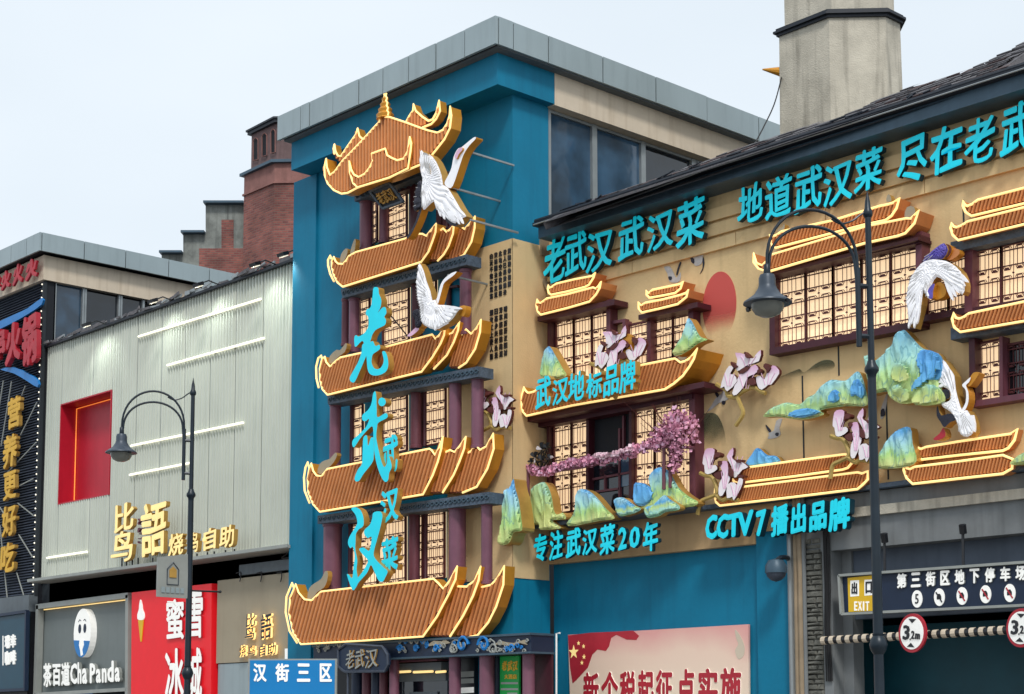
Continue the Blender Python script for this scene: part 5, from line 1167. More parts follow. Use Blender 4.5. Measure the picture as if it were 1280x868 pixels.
mtn('low spotted hills in front of the tallest balcony peak', WB([(842, 600), (880, 585), (930, 540), (960, 560), (1005, 590), (1000, 612), (940, 622), (905, 642), (850, 648)]), YF - .58, .12, 'mt_d', 4.9)
mtn('small blue mountain at the left end of the long balcony roof', T2([(300, 224), (325, 235), (352, 280), (382, 330), (420, 400), (456, 462), (400, 492), (330, 492), (240, 472), (240, 400), (262, 290)]), YF - .66, .18, 'mt_a', 6.6)
mtn('blue mountain with a wind-swept tip at the right end of the balcony roof', T3([(618, 362), (640, 370), (665, 410), (692, 465), (720, 505), (772, 524), (720, 545), (690, 562), (640, 600), (560, 645), (505, 640), (540, 560), (570, 510), (598, 440)]), YF - .66, .16, 'mt_a', 8.8)
mtn('long low green and blue mountain range below the wide lattice window', R8([(25, 512), (60, 480), (105, 460), (150, 448), (215, 458), (260, 420), (300, 400), (345, 350), (390, 325), (462, 330), (500, 300), (530, 280), (552, 305), (575, 380), (582, 462), (500, 468), (430, 472), (330, 490), (345, 515), (230, 542), (100, 525), (25, 527)]), YM, .14, 'mt_f', 13.3, facets=[(R8([(372, 440), (380, 400), (408, 378), (438, 402), (428, 432), (390, 452)]), 'mt_c'), (R8([(492, 415), (498, 350), (528, 322), (562, 380), (550, 425), (515, 405)]), 'mt_c'), (R8([(150, 520), (190, 490), (260, 480), (320, 500), (230, 530)]), 'mt_c')])
mtn('great blue-peaked green mountain in the middle of the right facade, behind the lamp post', [(1082, 445), (1092, 452), (1096, 450)] + R10([(160, 160), (205, 110), (225, 65), (245, 48), (262, 50), (300, 92), (340, 130), (400, 150), (422, 190), (415, 260), (432, 368), (390, 385), (310, 386), (290, 374), (240, 380), (190, 350), (180, 325), (135, 330)]) + [(1088, 490)], YM - .06, .16, 'mt_f', 17.1, amp=.075, facets=[(R10([(335, 135), (400, 150), (422, 190), (415, 260), (385, 275), (345, 300), (305, 335), (300, 300), (335, 250), (318, 190)]), 'mt_c'), (R10([(192, 348), (222, 292), (262, 300), (300, 335), (292, 372), (240, 378)]), 'mt_b'), (R10([(305, 383), (330, 325), (380, 290), (425, 330), (430, 366), (390, 383)]), 'mt_b'), (R10([(205, 230), (240, 190), (285, 220), (300, 270), (262, 290), (215, 280)]), 'mt_b')])
mtn('small blue-topped green peak standing on the shelf just right of the lamp post', [(1094, 580)] + R10([(135, 622), (180, 540), (230, 495), (282, 488), (292, 560), (310, 638), (250, 668), (135, 672)]), YM, .16, 'mt_a', 15.2)
mtn('plain blue hump standing behind the low left canopy tier', R7([(393, 240), (405, 190), (420, 160), (450, 113), (482, 113), (530, 155), (590, 162), (622, 205), (600, 220)]), YF - .12, .1, 'mt_c', 1.9)
mtn('small green hill cut off by the right edge of the photo', R10([(735, 655), (760, 620), (796, 600), (850, 575), (900, 600), (920, 640), (850, 650)]), YF - .32, .14, 'mt_b', 19.9)

# ================================================================== PAINTED MURAL
c = W(899, 382, YF - .008); rx = abs(W(920, 382, YF).x - W(878, 382, YF).x) / 2; z_t = W(899, 340, YF).z; z_b = W(899, 425, YF).z
dd = thing('sun_disc', 'faded red painted sun disc on the ochre wall between the window groups', 'mural')
mb = MB(); n = 40; hz = (z_t - z_b) / 2; cz = (z_t + z_b) / 2
mb.prism([(c.x + rx * math.cos(2 * math.pi * i / n), YF - .01, cz + hz * math.sin(2 * math.pi * i / n)) for i in range(n)], (0, .009, 0)); mb.build('disc', 'disc', dd)
def flat(t, name, pts, m, k=3, Y=YF - .01):
    P = [tuple(p) for p in cr_smooth(pts, k)] if k else pts
    mb = MB(); mb.prism(PL(P, Y), (0, .008, 0)); return mb.build(name, m, t)
t = thing('ink_wash_hill', 'dull olive painted hump on the wall beside the balcony window post', 'mural')
flat(t, 'wash', R6([(50, 670), (100, 645), (160, 650), (200, 700), (235, 800), (245, 900), (235, 1010), (60, 1010), (45, 850)]), 'wash')
t = thing('ink_wash_range', 'faint grey-olive painted mountain ridge under the wide lattice window', 'mural')
flat(t, 'wash', R8([(80, 330), (130, 300), (190, 275), (215, 268), (240, 285), (300, 240), (350, 218), (395, 225), (400, 260), (340, 285), (260, 310), (180, 320)]), 'wash')
def bird(lab, body, darks, m='feather'):
    t = thing('painted_bird', lab, 'mural'); flat(t, 'body', body, m, 2)
    for d_ in darks: flat(t, 'dark_feathers', d_, 'featherb', 2, YF - .014)
Z7 = lambda p: zc(670, 240, 5.565, p)
bird('small grey painted crane just under the last character of the dish line', Z7([(1030, 395), (1075, 410), (1110, 440), (1130, 400), (1165, 390), (1160, 450), (1150, 500), (1110, 515), (1085, 480)]), [Z7([(1075, 445), (1100, 470), (1098, 500), (1078, 485)]), Z7([(1160, 450), (1170, 490), (1160, 540), (1138, 572), (1158, 530), (1158, 490)])])
bird('small grey painted crane above the middle canopy', Z7([(890, 525), (930, 520), (955, 560), (975, 600), (1005, 560), (1000, 620), (960, 632), (925, 620), (915, 570)]), [Z7([(920, 590), (945, 590), (940, 615), (925, 610)]), Z7([(975, 570), (985, 530), (1000, 490), (1008, 495), (992, 540), (982, 580)])])
bird('grey painted crane flying left of the upper magnolia cluster, over the olive hump', R6([(92, 632), (130, 580), (165, 520), (215, 480), (240, 395), (262, 400), (262, 470), (275, 515), (240, 545), (190, 560), (140, 605)]), [R6([(150, 410), (165, 460), (190, 490), (175, 515), (155, 470)]), R6([(250, 485), (270, 480), (268, 510), (252, 510)]), R6([(215, 545), (245, 545), (235, 575), (218, 570)])])
bird('tiny grey painted crane under the tip of the long mountain range', R6([(605, 810), (650, 790), (670, 710), (720, 690), (695, 770), (705, 820), (670, 850), (600, 860), (610, 830)]), [R6([(580, 740), (600, 760), (625, 790), (612, 805), (590, 775)]), R6([(665, 810), (690, 810), (682, 838), (662, 830)])])
bird('small grey painted crane beside the lamp post below the great mountain', [(1101, 512), (1106, 498), (1110, 490), (1108, 506), (1105, 520), (1101, 524)], [[(1101, 513), (1105, 511), (1106, 519), (1101, 521)]])

# ================================================================== CRANES
def crane(name, lab, parts, Y, thick, rods=(), feathers=()):
    t = thing(name, lab, 'crane sculpture'); first = True
    for i, (nm, pts, m, side, dy, carve) in enumerate(parts):
        th = thick - i * .004
        if carve:
            cx_, cy_ = carve; c0 = W(cx_, cy_, Y)
            def fn(x, z, n, e, c0=c0):
                a = math.atan2(z - c0.z, x - c0.x); r = math.hypot(x - c0.x, z - c0.z)
                return .012 + .016 * abs(math.sin(a * 21 + 3 * noise.noise(Vector((x * 3, z * 3, 1))))) + .012 * abs(math.sin(r * 13))
            ob_r = relief(nm, pts, Y + dy, th, fn, [m, side], t, .015, 2, edge=.025)
            PW = [(p.x, p.z) for p in PL(pts, Y + dy)]; fl = MB()
            for q in range(34):
                aa = q / 34 * math.pi + .05
                for t0, t1 in clip_line(PW, (c0.x, c0.z), (math.cos(aa), math.sin(aa))):
                    for s0, s1 in ((t0, t0 + (t1 - t0) * .3), (t1, t1 - (t1 - t0) * .3)):
                        if abs(s0) < abs(s1) or abs(s0) < .3: continue
                        A_ = Vector((c0.x + math.cos(aa) * s0, Y + dy - .034, c0.z + math.sin(aa) * s0)); B_2 = Vector((c0.x + math.cos(aa) * s1, Y + dy - .034, c0.z + math.sin(aa) * s1))
                        if (A_ - B_2).length > .03: fl.bar(A_, B_2, .008, .004)
            if fl.v: fl.build('feather_lines', 'feather', ob_r, kind='stuff')
        else: panel(nm, pts, Y + dy, th, [m, side], t, 3)
    for nm, m, lst, dy in feathers:
        for (a, b, w_) in lst:
            A, B = W(*a, Y + dy), W(*b, Y + dy); d = B - A; n2 = Vector((-d.z, 0, d.x)).normalized() * w_
            mb = MB(); mb.prism([A - n2 * .6, A.lerp(B, .55) - n2, A.lerp(B, .9) - n2 * .6, B, A.lerp(B, .9) + n2 * .5, A.lerp(B, .55) + n2, A + n2 * .6], (0, .03, 0)); mb.build(nm, m, t)
    for a, Yb in rods:
        A = W(*a, Y + .05); mb = MB(); mb.bar(A, (A.x, Yb, A.z), .03, .03, up=(0, 0, 1)); mb.build('support_rod', 'steel', t)
crane('crane_sculpture', 'uppermost white crane with spread wing and long raised leg, fixed beside the topmost roof', [
 ('body', C1([(152, 160), (175, 185), (215, 192), (262, 245), (300, 340), (312, 412), (345, 432), (400, 520), (440, 590), (480, 640), (425, 660), (400, 692), (350, 665), (302, 610), (262, 590), (250, 530), (200, 570), (168, 592), (160, 480), (165, 370), (150, 310), (148, 250)]), 'whiteb', 'goldl', 0, (530, 225)),
 ('neck', C1([(322, 400), (345, 350), (372, 290), (388, 210), (418, 152), (448, 138), (532, 70), (548, 78), (500, 130), (462, 190), (440, 250), (382, 420), (345, 430)]), 'whiteb', 'gold', .01, None),
 ('dark_wing', C1([(128, 420), (158, 375), (180, 480), (170, 560), (140, 590), (104, 600), (110, 500)]), 'featherb', 'goldl', .015, (560, 240)),
 ('wing_tip', C1([(165, 182), (205, 195), (210, 260), (222, 330), (190, 320), (172, 250)]), 'feather', 'goldl', -.035, None),
 ('leg', C1([(140, 580), (162, 570), (130, 670), (75, 780), (45, 803), (60, 770), (110, 680)]), 'featherb', 'gold', .02, None),
 ('red_crown', C1([(395, 205), (420, 155), (446, 142), (450, 160), (425, 190), (408, 225)]), 'pinkp', 'gold', -.03, None),
 ('tail_feathers', C1([(300, 600), (350, 655), (400, 690), (440, 650), (470, 640), (420, 700), (380, 710), (330, 670)]), 'featherb', 'goldl', .02, None)],
 YT - 1.12, .16, [((583, 189), YT), ((566, 235), YT), ((588, 275), YT)],
 [('feather', 'whiteb', [(C1([(270 + i * 22, 540 + i * 8)])[0], C1([(292 + i * 27, 640 + i * 9 + (i % 2) * 12)])[0], .028) for i in range(7)], -.03),
  ('dark_feather', 'featherb', [(C1([(160, 400 + i * 30)])[0], C1([(112 - (i % 2) * 8, 470 + i * 32)])[0], .02) for i in range(5)], -.01)])
crane('crane_sculpture', 'white crane with folded grey head diving left, fixed beside the third roof and beige wall', [
 ('body', C2([(190, 70), (235, 150), (262, 250), (300, 350), (320, 440), (350, 432), (372, 482), (440, 485), (590, 512), (560, 560), (520, 640), (430, 692), (350, 730), (250, 690), (215, 640), (205, 520), (178, 420), (166, 280), (178, 180)]), 'whiteb', 'goldl', 0, (541, 377)),
 ('neck', C2([(345, 480), (375, 380), (402, 280), (440, 222), (480, 190), (512, 168), (560, 155), (520, 200), (440, 262), (412, 340), (372, 480)]), 'whiteb', 'gold', .01, None),
 ('head', C2([(130, 545), (165, 525), (205, 530), (225, 600), (210, 692), (162, 712), (150, 640), (125, 600)]), 'featherb', 'goldl', .015, (525, 400)),
 ('beak', C2([(165, 700), (185, 728), (112, 790), (75, 792), (80, 778)]), 'pinkp', 'goldl', .02, None),
 ('wing_tips', C2([(480, 505), (590, 512), (560, 562), (520, 620), (470, 660), (520, 580)]), 'feather', 'goldl', -.04, None),
 ('feather_knob', C2([(590, 500), (640, 490), (650, 530), (630, 590), (590, 590), (575, 540)]), 'gold', 'gold', .03, None)],
 YT - .95, .14, [((560, 344), YT)],
 [('feather', 'whiteb', [(C2([(440 - i * 14, 500 + i * 24)])[0], C2([(605 - i * 44, 520 + i * 36)])[0], .026) for i in range(7)], -.045)])
crane('crane_sculpture', 'white crane with violet neck plunging downwards over the wide window', [
 ('wings', R3([(438, 435), (495, 405), (560, 410), (620, 430), (680, 482), (705, 560), (690, 620), (640, 572), (585, 540), (535, 512), (505, 560), (490, 590), (512, 642), (480, 640), (455, 592), (442, 680), (420, 760), (402, 822), (388, 780), (372, 815), (358, 700), (350, 640), (378, 520)]), 'whiteb', 'goldl', 0, (1165, 335)),
 ('neck', R3([(450, 420), (480, 380), (540, 330), (580, 310), (602, 350), (572, 402), (520, 405)]), 'featherv', 'goldl', -.01, (1185, 305)),
 ('dark_collar', R3([(575, 315), (610, 320), (625, 350), (605, 390), (578, 400), (590, 355)]), 'petaldk', 'gold', .02, None),
 ('head', R3([(490, 642), (478, 605), (500, 565), (522, 555), (512, 600), (510, 640)]), 'featherv', 'gold', -.03, None),
 ('gold_wing', R3([(520, 560), (560, 545), (590, 590), (580, 630), (530, 650), (512, 620)]), 'gold', 'gold', .05, None),
 ('brown_wing', R3([(600, 340), (660, 345), (672, 370), (640, 400), (600, 410)]), 'tile', 'gold', .06, None)],
 YF - .5, .14, (),
 [('feather', 'whiteb', [(R3([(640 - i * 12, 470 + i * 10)])[0], R3([(722 - i * 18, 545 + i * 22)])[0], .026) for i in range(6)] + [(R3([(400 + i * 10, 640)])[0], R3([(362 + i * 17, 822 - (i % 2) * 26)])[0], .026) for i in range(4)], -.03)])
crane('crane_sculpture', 'white crane with black tail and curved neck descending right of the great mountain', [
 ('body', R5([(255, 460), (268, 385), (300, 400), (325, 440), (352, 482), (360, 560), (380, 640), (400, 690), (430, 690), (460, 750), (468, 820), (430, 850), (388, 832), (370, 770), (330, 700), (285, 672), (275, 645), (305, 640), (330, 620), (312, 560), (272, 540)]), 'whiteb', 'goldl', 0, (1200, 510)),
 ('neck', R5([(395, 690), (420, 640), (420, 570), (398, 540), (420, 515), (450, 490), (440, 520), (422, 540), (436, 580), (436, 640), (415, 690)]), 'whiteb', 'gold', -.01, None),
 ('head', R5([(428, 535), (450, 485), (470, 462), (500, 465), (470, 515), (445, 545)]), 'gold', 'gold', .01, None),
 ('tail_feathers', R5([(250, 660), (272, 720), (330, 708), (382, 742), (330, 760), (292, 792), (268, 760), (245, 720)]), 'featherb', 'goldl', -.03, None),
 ('back_feathers', R5([(275, 570), (320, 568), (322, 618), (280, 612)]), 'featherb', 'goldl', -.03, None),
 ('feet', R5([(225, 862), (262, 830), (285, 795), (298, 845), (252, 870)]), 'redlet', 'goldl', .01, None)],
 YF - .36, .16, (),
 [('feather', 'whiteb', [(R5([(400 + i * 12, 720)])[0], R5([(388 + i * 17, 845 - abs(i - 2) * 8)])[0], .024) for i in range(6)] + [(R5([(290, 450 + i * 28)])[0], R5([(255 - (i % 2) * 4, 470 + i * 26)])[0], .02) for i in range(4)], -.035)])

# ================================================================== MAGNOLIAS
P_ = [('pink', [(155, 185), (200, 155), (250, 165), (245, 260), (230, 320), (280, 312), (300, 350), (240, 402), (190, 405), (170, 330), (150, 310)], 0),
      ('pink', [(330, 280), (385, 260), (410, 330), (420, 400), (440, 412), (430, 480), (390, 602), (350, 590), (345, 480), (370, 400), (340, 340)], -.02),
      ('white', [(380, 210), (430, 118), (440, 190), (432, 212), (462, 240), (520, 240), (602, 285), (550, 320), (500, 402), (470, 390), (440, 300)], .01),
      ('white', [(425, 490), (490, 458), (520, 480), (530, 412), (572, 420), (560, 510), (510, 632), (490, 600), (440, 620)], -.03)]
D_ = [[(245, 185), (318, 188), (312, 228), (270, 235), (240, 262)], [(255, 402), (330, 358), (362, 400), (352, 452), (290, 440)], [(398, 300), (452, 330), (475, 412), (420, 402)], [(455, 232), (540, 222), (520, 255), (480, 262)], [(500, 372), (582, 375), (565, 402), (510, 402)], [(295, 275), (330, 262), (345, 290), (312, 322)]]
B_ = [[(140, 412), (190, 428), (245, 432), (292, 472), (330, 560), (322, 606), (250, 650), (185, 700), (172, 830)], [(322, 606), (400, 650), (455, 620), (560, 630)]]
def magnolia(lab, f, Y):
    """f maps the traced cluster's own coordinates to photo pixels"""
    t = thing('magnolia_cluster', lab, 'flower relief', 'magnolia clusters on the facade')
    for i, (k, pts, dy) in enumerate(P_):
        c0 = sum(p[0] for p in pts) / len(pts), sum(p[1] for p in pts) / len(pts); pts = [(c0[0] + (x - c0[0]) * 1.02, c0[1] + (y - c0[1]) * 1.02) for x, y in pts]; q = f([c0])[0]
        panel('petal', f(pts), Y + dy, .06, ['petal' if k == 'pink' or i == 2 else 'whitep', 'petaldk'], t, 2)
        vein = MB(); x_, y_ = zip(*f(pts)); cx0 = sum(x_) / len(x_)
        for e in (-.25, .1, .35):
            w_ = max(x_) - min(x_); vein.tube(cr_smooth([W(cx0 + e * w_, min(y_) + (max(y_) - min(y_)) * .3, Y + dy - .004), W(cx0 + e * w_ * .6, min(y_) + (max(y_) - min(y_)) * .55, Y + dy - .004), W(cx0 + e * w_ * .3, min(y_) + (max(y_) - min(y_)) * .8, Y + dy - .004)], 3, False), .006, 4)
        vein.build('petal_veins', 'pinkp', t, kind='stuff')
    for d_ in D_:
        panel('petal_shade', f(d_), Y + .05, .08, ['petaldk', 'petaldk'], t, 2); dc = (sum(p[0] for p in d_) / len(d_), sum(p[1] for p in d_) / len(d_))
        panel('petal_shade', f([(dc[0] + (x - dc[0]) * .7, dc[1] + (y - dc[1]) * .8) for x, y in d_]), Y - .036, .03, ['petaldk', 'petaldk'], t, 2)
    for b_ in B_:
        mb = MB(); mb.tube(cr_smooth(PL(f(b_), Y + .03), 4, False), .034, 6, taper=None); mb.build('branch', 'branch', t)
def fmap(ox, oy, s, rot=0, flip=False, cx=370, cy=400):
    c_, s_ = math.cos(rot), math.sin(rot)
    def f(pts):
        out = []
        for x, y in pts:
            dx, dy = (x - cx) / s, (y - cy) / s
            if flip: dx = -dx
            out.append((ox + dx * c_ - dy * s_, oy + dx * s_ + dy * c_))
        return out
    return f
magnolia('pink and white magnolia cluster on the beige tower corner, beside the fourth pagoda roof', F1, YT - .2)
magnolia('magnolia cluster between the two upper left windows, standing on the long balcony roof', fmap(772, 441, 8.2, R(28), True), YF - .74)
magnolia('magnolia cluster left of the wide lattice window, above the long mountain range', fmap(934, 472, 7.6, R(38), True), YF - .3)
magnolia('magnolia cluster beside the balcony, left of the low two-tier canopy', fmap(904, 594, 8.0, R(8)), YF - .34)
magnolia('magnolia cluster half hidden by the lamp post over the end of the low canopy', fmap(1068, 546, 7.8, R(5)), YF - .4)
# golden stand behind the roof magnolias
t = thing('gold_bush_relief', 'gold leafy cut-out among the magnolias above the long balcony roof', 'flower relief')
panel('leaves', T3([(60, 520), (100, 470), (150, 480), (185, 520), (180, 590), (205, 650), (160, 690), (90, 700), (50, 680), (95, 620)]), YF - .7, .1, ['gold', 'gold'], t, 3)

# ================================================================== BALCONY GARLAND
def puff(path, rad, n, m, name, t, size=.035, Y=None):
    P = cr_smooth([W(x, y, Y) for x, y in path], 6, False); mb = MB(); L = len(P)
    for _ in range(n):
        u = random.uniform(0, L - 1.001); i = int(u); c = P[i].lerp(P[i + 1], u - i); rr = rad if not callable(rad) else rad(u / (L - 1)); rr *= .75 + .6 * noise.noise(c * 4 + Vector((random.random(), 0, 0)) * .3) + .25 * random.random()
        d = Vector((random.gauss(0, 1), random.gauss(0, 1), random.gauss(0, 1))).normalized() * rr * random.uniform(.2, 1) ** .5
        d.y *= .7; p = c + d; a = Vector((random.gauss(0, 1), random.gauss(0, 1), random.gauss(0, 1))).normalized(); b = a.orthogonal().normalized(); q = a.cross(b); s = size * random.uniform(.6, 1.3)
        mb.add([p + b * s, p + q * s, p - b * s, p - q * s], [(0, 1, 2, 3)], 0 if random.random() < .8 else 1)
    mb.build(name, m, t, kind='stuff')
gl = thing('blossom_garland', 'dense pink cherry blossom garland along the balcony rail, bushy at its right end', 'garland')
YGa = YF - .5
puff([(652, 583), (666, 587), (681, 590), (697, 585), (712, 580), (735, 577), (760, 574), (776, 569), (794, 563), (812, 556)], .1, 1900, ['blossom', 'pinkp'], 'blossoms', gl, .03, YGa)
puff([(745, 570), (765, 568), (790, 560)], .05, 160, ['blossomw', 'blossomw'], 'pale_blossoms', gl, .035, YGa - .08)
puff([(812, 556), (826, 549), (838, 540), (848, 532), (856, 545)], lambda u: .1 + .19 * min(1, u * 1.8), 1700, ['blossom', 'pinkp'], 'tree_blossoms', gl, .032, YGa)
puff([(845, 552), (846, 570), (842, 585)], .13, 350, ['blossom', 'petaldk'], 'hanging_blossoms', gl, .03, YGa)
tw = MB()
for _ in range(46):
    a_ = W(842 + random.uniform(-6, 6), 560 + random.uniform(-6, 12), YGa); d_ = Vector((random.gauss(0, .35), random.gauss(0, .12), random.uniform(.15, .8)))
    tw.tube([a_, a_ + d_ * .5 + Vector((random.uniform(-.05, .05), 0, 0)), a_ + d_], .01, 4, taper=[1, .7, .3])
tw.build('twigs', 'petaldk', gl, kind='stuff')
mb = MB(); mb.tube(cr_smooth([W(x, y, YGa) for x, y in ((651, 584), (700, 588), (760, 577), (812, 560), (868, 560))], 5, False), .025, 6); mb.build('rail', 'wood', gl)
for x, y0, y1 in ((653, 586, 648), (660, 586, 648), (830, 556, 612), (838, 552, 610)): mb = MB(); mb.tube([W(x, y0, YGa), W(x, y1, YGa)], .03, 6); mb.build('rail_post', 'wood', gl)
bw_ = thing('black_flower_bunch', 'black and white artificial flowers in a dark bunch above the left end of the garland', 'flowers')
for i, (x, y, s) in enumerate(((677, 562, 1), (684, 560, .8), (668, 572, .9), (677, 576, .9), (687, 574, .7), (664, 578, .6))):
    for k in range(5):
        a = k * 1.256 + i; c = W(x, y, YF - .5 - .02 * k); r = .1 * s; pp = []
        for j in range(7):
            b = j / 6 * math.pi; pp.append(c + Vector((math.cos(a) * r * math.sin(b * .5) * 1.2 - math.sin(a) * r * .5 * math.sin(b), -.03 * math.sin(b), math.sin(a) * r * math.sin(b * .5) * 1.2 + math.cos(a) * r * .5 * math.sin(b))))
        mb = MB(); mb.prism(pp, (0, .02, 0)); mb.build('petal', 'whitep' if (k == 2 and i % 2 == 0) else 'black', bw_)
mb = MB()
for x, y in ((677, 562), (668, 572), (687, 574), (684, 560)): mb.tube([W(x, y, YF - .48), W(676, 588, YF - .46)], .014, 5)
mb.build('stems', 'black', bw_)
# ================================================================== SIGNS OF THE LEFT SHOPS
G2 = lambda p: zc(0, 550, 2.729, p); G4 = lambda p: zc(130, 600, 5.333, p); G5 = lambda p: zc(40, 730, 5.333, p); G6 = lambda p: zc(270, 740, 6.78, p)
K1 = lambda p: zc(0, 310, 3.472, p); K2 = lambda p: zc(0, 540, 2.646, p); B6 = lambda p: zc(960, 600, 3.2375, p); B5 = lambda p: zc(660, 640, 3.806, p)
GL = ['goldletter', 'goldl']
def g4c(ch, a, b, c_, d): (x0, y0), (x1, y1) = G4([(a, c_), (b, d)]); return (ch, x0, x1, y0, y1)
YK = YG - .45
sign('gold_shop_sign', 'gold characters standing on the grey shop canopy, two tall and four small', 'shop sign',
     [g4c('比', 95, 225, 150, 352), g4c('鸟', 75, 215, 335, 560), g4c('語', 275, 440, 140, 515), g4c('烧', 455, 556, 350, 512), g4c('鸟', 590, 655, 345, 490), g4c('自', 690, 775, 318, 472), g4c('助', 798, 895, 300, 458)], YK, .1, GL, .02, .05)
t = thing('dot_mark', 'small gold separator dot between the gold barbecue characters', 'shop sign')
a = W(*G4([(672, 402)])[0], YK - .1); mb = MB(); mb.lathe((a.x, a.y, a.z), [(.01, -.05), (.05, -.03), (.05, .03), (.01, .05)], 10); mb.build('dot', 'goldletter', t)
t = thing('kana_sign', 'tiny dark bronze characters stacked between the two tall gold ones', 'shop sign')
for i, c_ in enumerate('とりご'):
    (x0, y0), (x1, y1) = G4([(238, 255 + i * 62), (280, 305 + i * 62)]); letter(c_, cbox(x0, x1, y0, y1), YK, .06, ['wood', 'wood'], t, .02)
t = thing('sign_stand', 'thin dark legs and rail that carry the gold characters on the canopy', 'sign frame')
for x in (120, 150, 190, 228, 325, 360, 480, 540, 620, 690, 735, 810, 870):
    (px, py), = G4([(x, 520 - max(0, x - 380) * .12)]); A = W(px, py, YK + .02); mb = MB(); mb.bar(A, (A.x, A.y, zcan + .03), .025, .025); mb.build('leg', 'black', t)
# small copy of the same sign on the taupe wall
t = thing('small_shop_sign', 'small dark haloed characters on the taupe wall right of the red sign', 'shop sign')
HK = ['black', 'neon']
for c_, a, b, e, f in (('比', 272, 350, 180, 300), ('鸟', 262, 342, 295, 412), ('語', 395, 488, 182, 402), ('烧', 212, 272, 450, 552), ('鸟', 292, 352, 455, 545), ('自', 385, 438, 445, 545), ('助', 455, 525, 432, 538)):
    (x0, y0), (x1, y1) = G6([(a, e), (b, f)]); letter(c_, cbox(x0, x1, y0, y1), YG - .19, .05, HK, t, .015, .03, name='character')
(x0, y0), (x1, y1) = G6([(366, 490), (374, 505)])
# tea shop
ts = thing('tea_shop_sign', 'grey framed tea shop sign with oval emblem and raised white lettering', 'shop sign')
YA = YG - .14
F = [(47, 756), (163.5, 741.5), (162.5, 900), (43, 905)]; I = [(54.3, 761), (160, 748.5), (159.5, 860), (51.5, 867)]
panel('back_panel', [(50, 757), (162, 744), (161.5, 864), (47, 870)], YA + .1, .05, ['greysign'], ts)
for a, b in (((48, 759), (163.5, 744.5)), ((162.3, 744), (161.7, 900)), ((50, 757), (45.5, 905)), ((47, 868.5), (162, 862))):
    A, B = W(*a, YA), W(*b, YA); mb = MB(); mb.bar(A, B, .12 if a[0] != 47 else .08, .16); mb.build('frame', 'frame', ts)
A, B = W(55, 762.5, YA + .04), W(159, 750, YA + .04); mb = MB(); mb.tube([A, B], .012, 5); mb.build('light_strip', 'neon', ts)
c = W(105.6, 791.5, YA); rx = .56; rz = W(105, 761.5, YA).z - W(105, 822, YA).z; rz /= 2; rx = abs(W(116.2, 791, YA).x - W(95, 791, YA).x) / 2
def oval(mb, c, rx, rz, y0, y1, m=0, n=32, a0=0, a1=2 * math.pi, cut=None):
    pts = [(c.x + rx * math.cos(a0 + (a1 - a0) * i / n), y0, c.z + rz * math.sin(a0 + (a1 - a0) * i / n)) for i in range(n)]
    mb.prism(pts, (0, y1 - y0, 0), m)
em = MB(); oval(em, c, rx, rz, YA - .06, YA + .1); eo = em.build('emblem', 'white', ts)
mb = MB(); oval(mb, c, rx * 1.0, rz * 1.0, YA - .064, YA - .06, a0=math.pi + .28, a1=2 * math.pi - .28); mb.build('emblem_blue', 'swoosh', eo)
mb = MB(); mb.prism([(c.x + x * rx, YA - .07, c.z + z_ * rz) for x, z_ in ((-.25, -.3), (.2, -.28), (.28, -.5), (.1, -.7), (.2, -.9), (-.05, -.95), (-.15, -.7), (-.3, -.5))], (0, .005, 0)); mb.build('emblem_collar', 'white', eo)
for s in (-1, 1):
    mb = MB(); e_ = c + Vector((s * rx * .3 + rx * .02, 0, rz * .18)); oval(mb, e_, rx * .17, rz * .19, YA - .068, YA - .062, n=14); mb.build('emblem_eye', 'navy', eo)
    mb = MB(); mb.tube([(c.x + s * rx * k, YA - .064, c.z + rz * (.42 + .14 * math.sin(math.pi * j))) for k, j in ((.15, .8), (.3, .5), (.45, .1))], .009, 4); mb.build('emblem_brow', 'navy', eo)
for c_, a, b, e, f in (('茶', 95, 150, 528, 690), ('百', 156, 211, 534, 682), ('道', 215, 272, 522, 682), ('C', 275, 322, 530, 670), ('h', 324, 350, 522, 668), ('a', 354, 388, 562, 668), ('P', 405, 443, 530, 664), ('a', 446, 480, 566, 662), ('n', 486, 518, 562, 660), ('d', 522, 566, 512, 656), ('a', 572, 607, 556, 654)):
    (x0, y0), (x1, y1) = G5([(a, e), (b, f)]); letter(c_, cbox(x0, x1, y0, y1), YA + .03, .08, ['white', 'frame'], ts, .035)
mb = MB(); A = W(45, 866, YA); mb.box((A.x, YA + .02, 0), (W(162, 866, YA).x, YA + .1, A.z - .1)); mb.build('shop_window', 'glassdk', ts)
mb = MB(); mb.box((W(80, 868, YA).x, YA - .02, W(80, 872, YA).z - .5), (W(116, 868, YA).x, YA + .01, W(80, 867, YA).z)); mb.build('blue_awning', 'swoosh', ts)
# red sign
rs = thing('red_drinks_sign', 'bright red lit sign with rounded white characters between the tea shop and the taupe wall', 'shop sign')
YR = YG - .2
panel('board', [(164.7, 741), (264.5, 729.5), (263.5, 935), (163.3, 935)], YR, .16, ['redsign'], rs)
for c_, a, b, e, f in (('蜜', 908, 1026, 98, 378), ('雪', 1040, 1152, 48, 366), ('冰', 900, 1025, 428, 800), ('城', 1046, 1146, 424, 790)):
    (x0, y0), (x1, y1) = G5([(a, e), (b, f)]); letter(c_, cbox(x0, x1, y0, y1), YR, .05, ['white', 'redlet'], rs, .022)
# a plain ice cream cone (the figure next to it is left out)
(x0, y0), (x1, y1) = G5([(700, 105), (748, 385)])
cn = panel('ice_cream', G5([(722, 105), (733, 140), (736, 170), (748, 205), (742, 238), (706, 238), (702, 205), (712, 170), (714, 140)]), YR - .02, .02, ['white'], rs, 3)
panel('cone', G5([(707, 242), (741, 240), (728, 385), (722, 385)]), YR - .02, .02, ['signyel'], rs)
